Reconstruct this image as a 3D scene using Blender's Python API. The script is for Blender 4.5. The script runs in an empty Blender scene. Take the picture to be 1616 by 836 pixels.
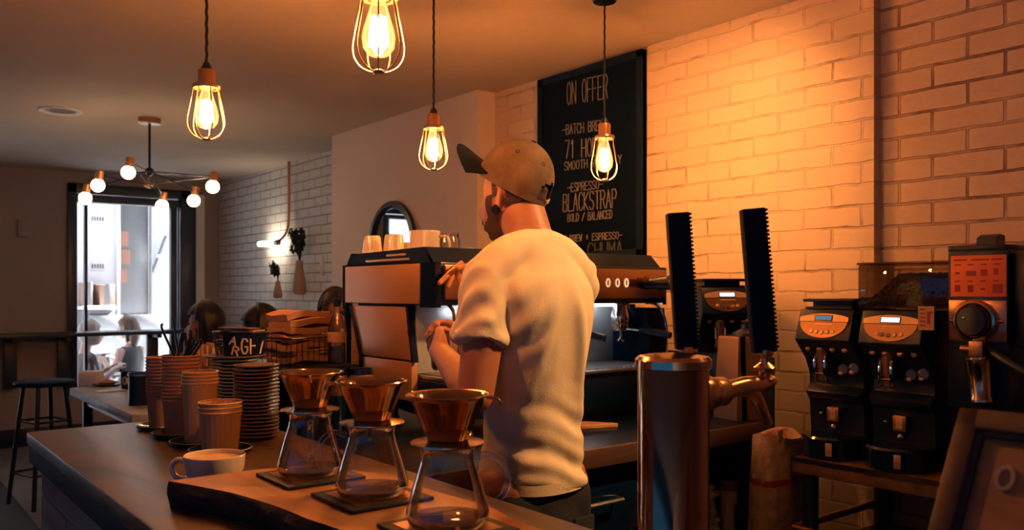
import bpy, bmesh, math, random
from mathutils import Vector, Matrix, noise
random.seed(7)
SC = bpy.context.scene
COL = SC.collection
PI = math.pi
# ------------------------------------------------------------------ camera
CAM_H, FPX, YAW = 1.36, 1336.0, math.radians(38.2)
cd = bpy.data.cameras.new('camera'); cam = bpy.data.objects.new('camera', cd); COL.objects.link(cam)
cd.sensor_width = 36.0; cd.lens = 36.0*FPX/1616; cd.shift_y = 42/1616
cd.clip_start = 0.05; cd.clip_end = 200
cam.location = (0, 0, CAM_H); cam.rotation_euler = (PI/2, 0, -YAW)
cd.dof.use_dof = True; cd.dof.focus_distance = 2.1; cd.dof.aperture_fstop = 6.3
SC.camera = cam
# ------------------------------------------------------------------ view
SC.view_settings.view_transform = 'Standard'; SC.view_settings.look = 'None'
SC.view_settings.exposure = 0.08; SC.view_settings.gamma = 1.0
SC.view_settings.use_curve_mapping = False
SC.cycles.use_denoising = True
SC.cycles.max_bounces = 8; SC.cycles.transparent_max_bounces = 24
SC.cycles.caustics_reflective = False; SC.cycles.caustics_refractive = False
SC.cycles.sample_clamp_indirect = 4.0
LAMP = 690.0          # radiance of a pendant filament
SKY_BRIGHT, NAVY_FILL = 14.0, 0.38
# ------------------------------------------------------------------ world: bright overcast sky over the street (+Y), navy ambient fill added for the shadows elsewhere
W = bpy.data.worlds.new('sky'); SC.world = W; W.use_nodes = True
nt = W.node_tree; nt.nodes.clear()
o_ = nt.nodes.new('ShaderNodeOutputWorld'); bg = nt.nodes.new('ShaderNodeBackground')
tc = nt.nodes.new('ShaderNodeTexCoord'); dt = nt.nodes.new('ShaderNodeVectorMath'); dt.operation = 'DOT_PRODUCT'
dt.inputs[1].default_value = Vector((0.18, 0.92, 0.34)).normalized()
mr = nt.nodes.new('ShaderNodeMapRange'); mr.inputs[1].default_value = 0.62; mr.inputs[2].default_value = 0.8
mx = nt.nodes.new('ShaderNodeMix'); mx.data_type = 'RGBA'
mx.inputs[6].default_value = (0.06*NAVY_FILL, 0.28*NAVY_FILL, 0.85*NAVY_FILL, 1)
mx.inputs[7].default_value = (0.86*SKY_BRIGHT, 0.93*SKY_BRIGHT, 1.05*SKY_BRIGHT, 1)
L = nt.links.new
L(tc.outputs['Generated'], dt.inputs[0]); L(dt.outputs['Value'], mr.inputs[0]); L(mr.outputs[0], mx.inputs[0])
L(mx.outputs[2], bg.inputs[0]); L(bg.outputs[0], o_.inputs[0])
sd = bpy.data.lights.new('sun', 'SUN'); sd.energy = 420.0; sd.angle = 0.02; sd.color = (1, .97, .93)
sun = bpy.data.objects.new('sun', sd); COL.objects.link(sun)
sun.rotation_euler = Vector((-0.74, -0.03, -0.67)).to_track_quat('-Z', 'Y').to_euler()
def ceiling_spot(name, loc, aim, energy, color, size, blend=0.8, rad=0.05):
    d = bpy.data.lights.new(name, 'SPOT'); d.energy = energy; d.color = color; d.spot_size = size; d.spot_blend = blend
    d.shadow_soft_size = rad
    o = bpy.data.objects.new(name, d); COL.objects.link(o); o.location = loc
    o.rotation_euler = (Vector(aim)-Vector(loc)).to_track_quat('-Z', 'Y').to_euler()
    return o
AMBER = (1.0, 0.42, 0.13)
# the recessed ceiling downlights (their fittings are built with the ceiling)
DOWN = [(2.35, 0.62)]
ceiling_spot('downlight_beam', (2.35, 0.62, 2.42), (1.36, 1.62, 1.15), 190, (1.0, .48, .17), math.radians(62))

ceiling_spot('wall_wash_beam', (2.10, 1.72, 2.42), (2.8, 2.22, 1.75), 50, (1.0, .41, .115), math.radians(95), 1.0)
DOWN.append((2.10, 1.72))

# ------------------------------------------------------------------ survey helpers: a sight line from the eye point, cut with a real plane
def ray(px, py):
    dx = (px-808)/FPX; up = (460-py)/FPX
    s, c = math.sin(YAW), math.cos(YAW)
    return Vector((s+c*dx, c-s*dx, up))
def at(px, py, X=None, Y=None, Z=None, d=None):
    r = ray(px, py)
    if X is not None: d = X/r.x
    elif Y is not None: d = Y/r.y
    elif Z is not None: d = (Z-CAM_H)/r.z
    return Vector((r.x*d, r.y*d, CAM_H+r.z*d))

# ------------------------------------------------------------------ materials
MATS = {}
def nodes(name):
    m = bpy.data.materials.new(name); m.use_nodes = True
    n = m.node_tree; b = n.nodes['Principled BSDF']; MATS[name] = m
    return m, n, b
def mat(name, col, rough=.5, metal=0.0, bump=0.0, bscale=40.0, vary=0.0, vscale=8.0, stretch=(1, 1, 1), spec=None, coat=0, sss=0, trans=0):
    m, n, b = nodes(name)
    b.inputs['Base Color'].default_value = (*col, 1); b.inputs['Roughness'].default_value = rough; b.inputs['Metallic'].default_value = metal
    if spec is not None: b.inputs['Specular IOR Level'].default_value = spec
    if coat: b.inputs['Coat Weight'].default_value = coat; b.inputs['Coat Roughness'].default_value = .1
    if sss:
        b.inputs['Subsurface Weight'].default_value = sss; b.inputs['Subsurface Radius'].default_value = (.01, .004, .002)
        b.inputs['Subsurface Scale'].default_value = 1.0
    if bump or vary:
        t = n.nodes.new('ShaderNodeTexCoord'); mp = n.nodes.new('ShaderNodeMapping'); mp.inputs['Scale'].default_value = stretch
        n.links.new(t.outputs['Object'], mp.inputs[0])
    if vary:
        x = n.nodes.new('ShaderNodeTexNoise'); x.inputs['Scale'].default_value = vscale; x.inputs['Detail'].default_value = 6
        n.links.new(mp.outputs[0], x.inputs['Vector'])
        r = n.nodes.new('ShaderNodeValToRGB'); r.color_ramp.elements[0].position = .3; r.color_ramp.elements[1].position = .7
        r.color_ramp.elements[0].color = (*[c*(1-vary) for c in col], 1); r.color_ramp.elements[1].color = (*[min(1, c*(1+vary)) for c in col], 1)
        n.links.new(x.outputs[0], r.inputs[0]); n.links.new(r.outputs[0], b.inputs['Base Color'])
    if bump:
        x = n.nodes.new('ShaderNodeTexNoise'); x.inputs['Scale'].default_value = bscale; x.inputs['Detail'].default_value = 5
        n.links.new(mp.outputs[0], x.inputs['Vector'])
        bp = n.nodes.new('ShaderNodeBump'); bp.inputs['Strength'].default_value = 1.0; bp.inputs['Distance'].default_value = bump
        n.links.new(x.outputs[0], bp.inputs['Height']); n.links.new(bp.outputs[0], b.inputs['Normal'])
    return m
def emit(name, col, s):
    m = bpy.data.materials.new(name); m.use_nodes = True; n = m.node_tree; n.nodes.clear()
    o = n.nodes.new('ShaderNodeOutputMaterial'); e = n.nodes.new('ShaderNodeEmission')
    e.inputs[0].default_value = (*col, 1); e.inputs[1].default_value = s
    n.links.new(e.outputs[0], o.inputs[0]); return m
def thin_glass(name, tint=(.93, .95, .95), gloss=.9, edge=(.6, .6, .6), glow=None, base=0.03):
    m = bpy.data.materials.new(name); m.use_nodes = True; n = m.node_tree; n.nodes.clear()
    o = n.nodes.new('ShaderNodeOutputMaterial'); tr = n.nodes.new('ShaderNodeBsdfTransparent'); tr2 = n.nodes.new('ShaderNodeBsdfTransparent')
    gl = n.nodes.new('ShaderNodeBsdfGlossy'); gl.inputs['Roughness'].default_value = .03; gl.inputs[0].default_value = (gloss, gloss, gloss, 1)
    lw = n.nodes.new('ShaderNodeLayerWeight'); lw.inputs[0].default_value = .25
    mr = n.nodes.new('ShaderNodeMapRange'); mr.inputs[3].default_value = base; mr.inputs[4].default_value = .78
    n.links.new(lw.outputs['Fresnel'], mr.inputs[0])
    cm = n.nodes.new('ShaderNodeMix'); cm.data_type = 'RGBA'; cm.inputs[6].default_value = (*tint, 1); cm.inputs[7].default_value = (*edge, 1)
    n.links.new(lw.outputs['Facing'], cm.inputs[0]); n.links.new(cm.outputs[2], tr.inputs[0])
    mx = n.nodes.new('ShaderNodeMixShader'); n.links.new(mr.outputs[0], mx.inputs[0]); n.links.new(tr.outputs[0], mx.inputs[1]); n.links.new(gl.outputs[0], mx.inputs[2])
    last = mx
    if glow:
        e = n.nodes.new('ShaderNodeEmission'); e.inputs[0].default_value = (*glow[0], 1); e.inputs[1].default_value = glow[1]
        a = n.nodes.new('ShaderNodeAddShader'); n.links.new(mx.outputs[0], a.inputs[0]); n.links.new(e.outputs[0], a.inputs[1]); last = a
    n.links.new(last.outputs[0], o.inputs[0]); return m
def brick_mat(name, paint, mortar, dirt, bump=.007, dark=.5, rough=.55, axis='Y', warp=.012):
    m, n, b = nodes(name); N = n.nodes.new; K = n.links.new
    g = N('ShaderNodeNewGeometry'); s = N('ShaderNodeSeparateXYZ'); K(g.outputs['Position'], s.inputs[0])
    c = N('ShaderNodeCombineXYZ'); K(s.outputs[1 if axis == 'Y' else 0], c.inputs[0]); K(s.outputs[2], c.inputs[1])
    nz = N('ShaderNodeTexNoise'); nz.inputs['Scale'].default_value = 9; nz.inputs['Detail'].default_value = 3; K(g.outputs['Position'], nz.inputs['Vector'])
    sb = N('ShaderNodeVectorMath'); sb.operation = 'SUBTRACT'; K(nz.outputs['Color'], sb.inputs[0]); sb.inputs[1].default_value = (.5, .5, .5)
    sc = N('ShaderNodeVectorMath'); sc.operation = 'SCALE'; K(sb.outputs[0], sc.inputs[0]); sc.inputs['Scale'].default_value = warp*2
    ad = N('ShaderNodeVectorMath'); ad.operation = 'ADD'; K(c.outputs[0], ad.inputs[0]); K(sc.outputs[0], ad.inputs[1])
    bt = N('ShaderNodeTexBrick'); K(ad.outputs[0], bt.inputs['Vector'])
    bt.inputs['Scale'].default_value = 1; bt.inputs['Brick Width'].default_value = .225; bt.inputs['Row Height'].default_value = .0755
    bt.inputs['Mortar Size'].default_value = .0055; bt.inputs['Mortar Smooth'].default_value = .45; bt.inputs['Bias'].default_value = 0
    bt.inputs['Color1'].default_value = (*paint, 1); bt.inputs['Color2'].default_value = (*[p*.93 for p in paint], 1); bt.inputs['Mortar'].default_value = (*mortar, 1)
    # dirt in some of the joints
    n2 = N('ShaderNodeTexNoise'); n2.inputs['Scale'].default_value = 5.5; n2.inputs['Detail'].default_value = 4; n2.inputs['Roughness'].default_value = .65
    K(g.outputs['Position'], n2.inputs['Vector'])
    r = N('ShaderNodeValToRGB'); r.color_ramp.elements[0].position = .47; r.color_ramp.elements[1].position = .62; K(n2.outputs[0], r.inputs[0])
    mu = N('ShaderNodeMath'); mu.operation = 'MULTIPLY'; K(r.outputs[0], mu.inputs[0]); K(bt.outputs['Fac'], mu.inputs[1])
    m3 = N('ShaderNodeMath'); m3.operation = 'MULTIPLY'; K(mu.outputs[0], m3.inputs[0]); m3.inputs[1].default_value = dark
    mx = N('ShaderNodeMix'); mx.data_type = 'RGBA'; K(m3.outputs[0], mx.inputs[0]); K(bt.outputs['Color'], mx.inputs[6]); mx.inputs[7].default_value = (*dirt, 1)
    K(mx.outputs[2], b.inputs['Base Color']); b.inputs['Roughness'].default_value = rough
    # relief
    n3 = N('ShaderNodeTexNoise'); n3.inputs['Scale'].default_value = 38; n3.inputs['Detail'].default_value = 5; K(g.outputs['Position'], n3.inputs['Vector'])
    iv = N('ShaderNodeMath'); iv.operation = 'MULTIPLY_ADD'; K(bt.outputs['Fac'], iv.inputs[0]); iv.inputs[1].default_value = -1.0; iv.inputs[2].default_value = 1.0
    a2 = N('ShaderNodeMath'); a2.operation = 'MULTIPLY_ADD'; K(n3.outputs[0], a2.inputs[0]); a2.inputs[1].default_value = .42; K(iv.outputs[0], a2.inputs[2])
    n4 = N('ShaderNodeTexNoise'); n4.inputs['Scale'].default_value = 7; n4.inputs['Detail'].default_value = 2; K(g.outputs['Position'], n4.inputs['Vector'])
    a3 = N('ShaderNodeMath'); a3.operation = 'MULTIPLY_ADD'; K(n4.outputs[0], a3.inputs[0]); a3.inputs[1].default_value = 1.0; K(a2.outputs[0], a3.inputs[2])
    bp = N('ShaderNodeBump'); bp.inputs['Distance'].default_value = bump; bp.inputs['Strength'].default_value = 1; K(a3.outputs[0], bp.inputs['Height']); K(bp.outputs[0], b.inputs['Normal'])
    return m
def wood_mat(name, c1, c2, rough=.45, scale=6, stretch=(1, .12, 1), bump=.0008, contrast=(.3, .7), coat=0.0):
    m, n, b = nodes(name); N = n.nodes.new; K = n.links.new
    t = N('ShaderNodeTexCoord'); mp = N('ShaderNodeMapping'); mp.inputs['Scale'].default_value = stretch; K(t.outputs['Object'], mp.inputs[0])
    x = N('ShaderNodeTexNoise'); x.inputs['Scale'].default_value = scale; x.inputs['Detail'].default_value = 8; x.inputs['Distortion'].default_value = 1.2; K(mp.outputs[0], x.inputs['Vector'])
    r = N('ShaderNodeValToRGB'); r.color_ramp.elements[0].position = contrast[0]; r.color_ramp.elements[1].position = contrast[1]
    r.color_ramp.elements[0].color = (*c1, 1); r.color_ramp.elements[1].color = (*c2, 1); K(x.outputs[0], r.inputs[0]); K(r.outputs[0], b.inputs['Base Color'])
    b.inputs['Roughness'].default_value = rough
    if coat: b.inputs['Coat Weight'].default_value = coat; b.inputs['Coat Roughness'].default_value = .25
    bp = N('ShaderNodeBump'); bp.inputs['Distance'].default_value = bump; K(x.outputs[0], bp.inputs['Height']); K(bp.outputs[0], b.inputs['Normal'])
    return m
NAVY = (.0018, .0095, .030)  # blue of the shadows put into the base colour of black parts
M = {}
M['ceiling'] = mat('ceiling_plaster', (.55, .455, .385), .8, bump=.02, bscale=1.2, vary=.06, vscale=2)
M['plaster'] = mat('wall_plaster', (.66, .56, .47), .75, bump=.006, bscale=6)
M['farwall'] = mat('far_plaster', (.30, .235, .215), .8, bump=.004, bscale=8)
M['brick'] = brick_mat('painted_brick', (.70, .53, .37), (.68, .51, .355), (.12, .06, .035), bump=.0040, dark=.55, warp=.011)
M['brick2'] = brick_mat('painted_brick_even', (.62, .46, .33), (.46, .32, .23), (.08, .04, .03), bump=.008, dark=.7, warp=.004)
M['brickw'] = brick_mat('white_brick', (.82, .81, .80), (.40, .36, .35), (.12, .10, .10), bump=.008, dark=.5, warp=.004)
M['floor'] = mat('floor_concrete', (.20, .20, .21), .35, bump=.002, bscale=14, vary=.3, vscale=3)
M['mat'] = mat('rubber_mat', (.02, .023, .03), .8, bump=.003, bscale=90)
M['black'] = mat('black_paint', NAVY, .35, spec=.35)
M['blackmat'] = mat('black_matte', NAVY, .7, spec=.15)
M['blackgloss'] = mat('black_gloss', NAVY, .15, coat=.5)
M['frame'] = mat('window_paint', (.012, .022, .045), .35)
M['whitepaint'] = mat('white_paint', (.75, .76, .80), .5)
M['greysteel'] = mat('brushed_steel', (.55, .55, .56), .32, 1.0, bump=.0004, bscale=60, stretch=(1, 1, 20))
M['dialsteel'] = mat('dial_steel', (.16, .16, .18), .4, .8)
M['chrome'] = mat('polished_steel', (.72, .66, .60), .08, 1.0)
M['copper'] = mat('copper_tone_steel', (.80, .48, .28), .16, 1.0)
M['splash'] = mat('stainless_sheet', (.62, .63, .65), .38, .55)
M['brass'] = mat('warm_brass', (.86, .50, .25), .27, 1.0)
M['tower'] = mat('tower_steel', (.46, .25, .14), .09, 1.0)
M['dripper'] = mat('dripper_steel', (.42, .25, .16), .13, 1.0)
M['copperdark'] = mat('dark_copper', (.42, .22, .12), .3, .9)
M['panel'] = mat('warm_lit_steel_panel', (.60, .29, .12), .42, .55, bump=.0003, bscale=50, stretch=(20, 1, 1))  # steel, with the warm reflected light put into its base colour
M['goldpanel'] = mat('satin_gold_panel', (.66, .42, .20), .35, .5)
M['darkwood'] = wood_mat('dark_counter_wood', (.018, .011, .009), (.145, .075, .048), .44, 7, (1, .25, 1), .0030, coat=.12)
M['fascia'] = wood_mat('counter_fascia_wood', (.045, .022, .016), (.15, .075, .045), .5, 9, (.12, 1, 1), .001)
M['slab'] = wood_mat('live_edge_wood', (.22, .075, .022), (.52, .225, .075), .42, 9, (1, .16, 1), .0015, contrast=(.25, .72))
M['bark'] = mat('bark', (.02, .014, .014), .85, bump=.006, bscale=45, vary=.5, vscale=30)
M['plank'] = wood_mat('weathered_plank', (.11, .092, .095), (.34, .28, .26), .75, 8, (1, .10, 1.6), .002)
M['signwood'] = wood_mat('sign_wood', (.17, .075, .03), (.40, .20, .09), .5, 10, (1, .3, 1), .0006)
M['lightwood'] = wood_mat('light_wood', (.42, .20, .08), (.60, .33, .14), .5, 14, (.2, 1, 1), .0005)
M['handlewood'] = wood_mat('reddish_wood', (.36, .11, .035), (.55, .20, .07), .4, 20, (1, 1, .3), .0004)
M['table'] = mat('grey_table_top', (.36, .37, .40), .45, bump=.001, bscale=30, vary=.3, vscale=10)
M['shirt'] = mat('cream_cotton', (.80, .66, .46), .85, bump=.0006, bscale=240)
M['skin'] = mat('skin', (.42, .165, .092), .5, bump=.0006, bscale=90, sss=.06, vary=.08, vscale=25)
M['skinlight'] = mat('fair_skin', (.62, .42, .34), .5, sss=.05)
M['skinbrown'] = mat('brown_skin', (.36, .17, .10), .5, sss=.05)
M['hair'] = mat('dark_hair', (.010, .009, .013), .45, bump=.002, bscale=120, stretch=(1, 1, .1))
M['hairbrown'] = mat('brown_hair', (.045, .022, .014), .5, bump=.003, bscale=90)
M['hairgrey'] = mat('grey_hair', (.55, .53, .52), .6, bump=.003, bscale=90)
M['beard'] = mat('short_beard', (.06, .026, .018), .8, bump=.002, bscale=300)
M['cap'] = mat('brown_suede', (.145, .088, .052), .85, bump=.0015, bscale=120, vary=.45, vscale=14)
M['capdark'] = mat('dark_brim', (.005, .008, .016), .9, spec=.15, bump=.0006, bscale=200)
M['trouser'] = mat('black_denim', (.008, .011, .02), .8, bump=.001, bscale=200)
M['greytop'] = mat('grey_top', (.11, .11, .13), .85)
M['blacktop'] = mat('black_top', (.018, .02, .028), .8)
M['patterntop'] = mat('brown_pattern_top', (.22, .10, .05), .85, vary=.8, vscale=30)
M['kraft'] = mat('kraft_paper', (.40, .20, .10), .8, bump=.0012, bscale=60, vary=.12, vscale=20)
M['kraftcup'] = mat('kraft_cup', (.40, .19, .085), .7, vary=.08, vscale=20)
M['tumbler'] = mat('frosted_plastic', (.62, .36, .15), .25, spec=.7)
M['ceramic'] = mat('cream_ceramic', (.70, .56, .42), .25, coat=.4)
M['ceramicw'] = mat('white_ceramic', (.80, .70, .58), .22, coat=.4)
M['saucer'] = mat('stoneware', (.16, .105, .085), .32, coat=.3)
M['latte'] = mat('milk_coffee', (.62, .36, .18), .4, vary=.25, vscale=30)
M['chalk'] = mat('chalkboard', (.0015, .006, .017), .7, spec=.06, bump=.0005, bscale=60)
M['chalkline'] = mat('chalk_lettering', (.25, .23, .22), .9)
M['chalkdim'] = mat('faded_chalk', (.085, .08, .08), .9)
M['letter'] = mat('cream_lettering', (.72, .52, .34), .6)
M['glass'] = thin_glass('thin_glass', (.97, .95, .92), 1.0, (.66, .52, .40), base=.04)
M['winglass'] = thin_glass('window_glass', (.97, .98, .98), .8, (.8, .85, .85), base=.02)
M['mirror'] = mat('mirror_silver', (.85, .86, .88), .02, 1.0)
M['filament'] = emit('filament', (1.0, .37, .095), LAMP)
M['bulbglass'] = thin_glass('amber_bulb', (.98, .86, .66), .8, (.9, .6, .3), glow=((1.0, .50, .17), .62), base=.02)
M['globe'] = emit('globe_bulb', (1.0, .62, .33), 28)
M['sconce'] = emit('sconce_tube', (1.0, .80, .55), 26)
M['worklight'] = emit('work_light', (.86, .93, 1.0), 9.0)
M['lcd'] = emit('display_white', (.78, .87, 1.0), 1.5)
M['lcddim'] = emit('display_blue', (.22, .30, .42), .55)
M['glowletter'] = emit('lit_letters', (1.0, .52, .26), 1.1)
M['cagewire'] = mat('cage_wire', (.42, .30, .22), .35, .8)
M['socket'] = mat('copper_socket', (.55, .26, .12), .35, .7)
M['cord'] = mat('black_cord', (.012, .012, .018), .8)
M['dryplant'] = mat('dried_plant', (.02, .022, .028), .9)
M['vase'] = mat('wall_vase', (.42, .28, .20), .5)
M['burlap'] = mat('burlap', (.58, .37, .22), .95, bump=.004, bscale=120, vary=.3, vscale=30)
M['red'] = mat('red_print', (.40, .045, .03), .85)
M['orangecard'] = mat('orange_card', (.82, .16, .045), .6)
M['cardprint'] = mat('card_print', (.30, .03, .02), .7)
M['beans'] = mat('coffee_beans', (.020, .010, .009), .4, bump=.012, bscale=85)
M['smoke'] = thin_glass('smoked_plastic', (.80, .72, .64), .8, (.35, .28, .22), base=.05)
M['label'] = mat('tan_label', (.44, .25, .13), .7)
M['liquid'] = thin_glass('clear_liquid', (.86, .84, .82), .6, (.6, .6, .62), base=.04)
M['facade'] = mat('white_facade', (.66, .68, .72), .8)
M['poster'] = mat('grey_poster', (.013, .015, .019), .7)
M['street'] = mat('pavement', (.70, .71, .74), .8)
M['skysteel'] = mat('shop_shelf', (.010, .012, .015), .6)
M['boxtan'] = mat('tan_box', (.45, .25, .14), .8)
M['carton'] = mat('faded_carton', (.06, .033, .023), .8)
M['posterorange'] = mat('poster_orange', (.075, .028, .018), .7)
M['white'] = mat('white_card', (.82, .82, .84), .6)
M['eye'] = mat('eye_dark', (.02, .015, .015), .2)
M['stone'] = mat('slate_coaster', (.010, .013, .02), .55, bump=.001, bscale=60)
# ------------------------------------------------------------------ mesh helpers
class MB:
    def __init__(s): s.bm = bmesh.new(); s.M = Matrix.Identity(4)
    def add(s, verts, faces):
        vs = [s.bm.verts.new(s.M @ Vector(v)) for v in verts]
        out = []
        for f in faces:
            try: out.append(s.bm.faces.new([vs[i] for i in f]))
            except ValueError: pass
        return vs, out
    def box(s, x0, x1, y0, y1, z0, z1, bev=0.0, seg=2):
        v = [(x, y, z) for z in (z0, z1) for y in (y0, y1) for x in (x0, x1)]
        f = [(0, 2, 3, 1), (4, 5, 7, 6), (0, 1, 5, 4), (2, 6, 7, 3), (0, 4, 6, 2), (1, 3, 7, 5)]
        vs, fs = s.add(v, f)
        if bev:
            es = list({e for q in fs for e in q.edges})
            bmesh.ops.bevel(s.bm, geom=es, offset=bev, segments=seg, affect='EDGES', profile=.5)
        return s
    def obox(s, c, size, R=None, bev=0.0):
        old = s.M; s.M = old @ Matrix.Translation(c) @ (R.to_4x4() if R is not None else Matrix.Identity(4))
        a, b, h = size[0]/2, size[1]/2, size[2]/2
        s.box(-a, a, -b, b, -h, h, bev); s.M = old; return s
    def lathe(s, prof, n=32, c=(0, 0, 0), R=None, a0=0.0, a1=2*PI):
        old = s.M; s.M = old @ Matrix.Translation(c) @ (R.to_4x4() if R is not None else Matrix.Identity(4))
        full = abs(a1-a0-2*PI) < 1e-6; cols = n if full else n+1
        verts, idx = [], []
        for r, z in prof:
            if r < 1e-6: idx.append([len(verts)]*cols); verts.append((0, 0, z))
            else:
                row = []
                for k in range(cols):
                    a = a0+(a1-a0)*k/n; row.append(len(verts)); verts.append((r*math.cos(a), r*math.sin(a), z))
                idx.append(row)
        faces = []
        for i in range(len(prof)-1):
            for k in range(n):
                q = [idx[i][k], idx[i][(k+1) % cols], idx[i+1][(k+1) % cols], idx[i+1][k]]
                q = [x for j, x in enumerate(q) if x not in q[:j]]
                if len(q) > 2: faces.append(q)
        s.add(verts, faces); s.M = old; return s
    def cyl(s, p0, p1, r0, r1=None, n=20, cap=True):
        r1 = r0 if r1 is None else r1
        p0, p1 = Vector(p0), Vector(p1); d = p1-p0; R = d.to_track_quat('Z', 'Y').to_matrix()
        pr = [(r0, 0), (r1, d.length)]
        if cap: pr = [(0, 0)]+pr+[(0, d.length)]
        return s.lathe(pr, n, p0, R)
    def sphere(s, c, r, n=16, m=None):
        rx, ry, rz = (r, r, r) if not hasattr(r, '__len__') else r
        old = s.M; s.M = old @ Matrix.Translation(c) @ Matrix.Diagonal((rx, ry, rz, 1))
        m = m or max(6, n//2)
        s.lathe([(math.sin(PI*k/m), -math.cos(PI*k/m)) for k in range(m+1)], n); s.M = old; return s
    def tube(s, pts, r, n=8, cap=True, smooth=0):
        pts = [Vector(p) for p in pts]; rs = list(r) if hasattr(r, '__len__') else [r]*len(pts)
        if smooth: pts, rs = spline(pts, rs, smooth)
        T = []
        for i in range(len(pts)):
            a, b = pts[max(0, i-1)], pts[min(len(pts)-1, i+1)]; T.append((b-a).normalized())
        u = T[0].orthogonal().normalized(); verts, faces = [], []
        for i, p in enumerate(pts):
            u = (u-T[i]*u.dot(T[i])).normalized(); w = T[i].cross(u)
            for k in range(n):
                a = 2*PI*k/n; verts.append(p+(u*math.cos(a)+w*math.sin(a))*rs[i])
        for i in range(len(pts)-1):
            for k in range(n): faces.append((i*n+k, i*n+(k+1) % n, (i+1)*n+(k+1) % n, (i+1)*n+k))
        if cap:
            faces.append(tuple(range(n-1, -1, -1))); faces.append(tuple(range((len(pts)-1)*n, len(pts)*n)))
        s.add(verts, faces); return s
    def limb(s, pts, rs, n=16, smooth=6):
        s.tube(pts, rs, n, True, smooth); s.sphere(pts[0], rs[0]*.99, n); s.sphere(pts[-1], rs[-1]*.99, n); return s
    def prism(s, poly, h0, h1, R=None, c=(0, 0, 0), bev=0.0):
        old = s.M; s.M = old @ Matrix.Translation(c) @ (R.to_4x4() if R is not None else Matrix.Identity(4))
        n = len(poly); v = [(x, y, h0) for x, y in poly]+[(x, y, h1) for x, y in poly]
        f = [tuple(range(n-1, -1, -1)), tuple(range(n, 2*n))]+[(i, (i+1) % n, n+(i+1) % n, n+i) for i in range(n)]
        vs, fs = s.add(v, f)
        if bev:
            es = list({e for q in fs for e in q.edges})
            bmesh.ops.bevel(s.bm, geom=es, offset=bev, segments=2, affect='EDGES', profile=.5)
        s.M = old; return s
    def loft(s, rings, cap=True):
        n = len(rings[0]); verts = [p for r in rings for p in r]; faces = []
        for i in range(len(rings)-1):
            for k in range(n): faces.append((i*n+k, i*n+(k+1) % n, (i+1)*n+(k+1) % n, (i+1)*n+k))
        if cap: faces += [tuple(range(n-1, -1, -1)), tuple(range((len(rings)-1)*n, len(rings)*n))]
        s.add(verts, faces); return s
    def sheet(s, f, nu, nv, thick=None):
        verts = [f(i/nu, j/nv) for j in range(nv+1) for i in range(nu+1)]
        faces = [(j*(nu+1)+i, j*(nu+1)+i+1, (j+1)*(nu+1)+i+1, (j+1)*(nu+1)+i) for j in range(nv) for i in range(nu)]
        if thick:
            P = [Vector(v) for v in verts]; W1 = nu+1; nrm = []
            for j in range(nv+1):
                for i in range(nu+1):
                    a = P[j*W1+min(nu, i+1)]-P[j*W1+max(0, i-1)]; b = P[min(nv, j+1)*W1+i]-P[max(0, j-1)*W1+i]; c = a.cross(b)
                    nrm.append(c.normalized() if c.length > 1e-12 else Vector((0, 0, 1)))
            n0 = len(P); verts = P+[p+q*thick for p, q in zip(P, nrm)]
            rim = [j for j in range(nu)]+[j*W1+nu for j in range(nv)]+[nv*W1+nu-j for j in range(nu)]+[(nv-j)*W1 for j in range(nv)]
            faces = [tuple(reversed(f_)) for f_ in faces]+[tuple(k+n0 for k in f_) for f_ in faces]+[(rim[k], rim[(k+1) % len(rim)], rim[(k+1) % len(rim)]+n0, rim[k]+n0) for k in range(len(rim))]
        s.add(verts, faces)
        return s
    def build(s, name, m, parent=None, flat=False, angle=35, loc=None):
        bmesh.ops.recalc_face_normals(s.bm, faces=s.bm.faces[:])
        me = bpy.data.meshes.new(name); s.bm.to_mesh(me); s.bm.free()
        return finish(me, name, m, parent, flat, angle, loc)
def finish(me, name, m, parent=None, flat=False, angle=35, loc=None):
    if not flat:
        me.shade_smooth(); me.set_sharp_from_angle(angle=math.radians(angle))
    me.materials.clear(); me.materials.append(M[m])
    o = bpy.data.objects.new(name, me); COL.objects.link(o)
    if parent is not None: o.parent = parent
    if loc is not None: o.location = loc
    return o
def spline(pts, rs, k):
    P, Rr = [], []
    n = len(pts)
    for i in range(n-1):
        p0, p1, p2, p3 = pts[max(0, i-1)], pts[i], pts[i+1], pts[min(n-1, i+2)]
        for j in range(k):
            t = j/k
            P.append(.5*((2*p1)+(p2-p0)*t+(2*p0-5*p1+4*p2-p3)*t*t+(3*p1-p0-3*p2+p3)*t**3)); Rr.append(rs[i]+(rs[i+1]-rs[i])*t)
    P.append(pts[-1]); Rr.append(rs[-1]); return P, Rr
def smooth_rings(rings, k=6):
    cols = [spline(list(c), [0]*len(c), k)[0] for c in zip(*rings)]
    return [list(r) for r in zip(*cols)]
def remesh(mb, name, m, parent, voxel=.006, smooth=6, disp=None, angle=180):
    bmesh.ops.recalc_face_normals(mb.bm, faces=mb.bm.faces[:])
    me = bpy.data.meshes.new('tmp'); mb.bm.to_mesh(me); mb.bm.free()
    o = bpy.data.objects.new('tmp', me); COL.objects.link(o)
    r = o.modifiers.new('r', 'REMESH'); r.mode = 'VOXEL'; r.voxel_size = voxel
    if smooth:
        q = o.modifiers.new('s', 'SMOOTH'); q.iterations = smooth; q.factor = .5
    dg = bpy.context.evaluated_depsgraph_get()
    new = bpy.data.meshes.new_from_object(o.evaluated_get(dg))
    bpy.data.objects.remove(o); bpy.data.meshes.remove(me)
    new.name = name
    if disp:
        ns = [v.normal.copy() for v in new.vertices]
        for v, nn in zip(new.vertices, ns): v.co = v.co+nn*disp(v.co, nn)
    return finish(new, name, m, parent, angle=angle)
def tag(o, label=None, cat=None, group=None, kind=None):
    if label: o['label'] = label
    if cat: o['category'] = cat
    if group: o['group'] = group
    if kind: o['kind'] = kind
    return o
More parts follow.
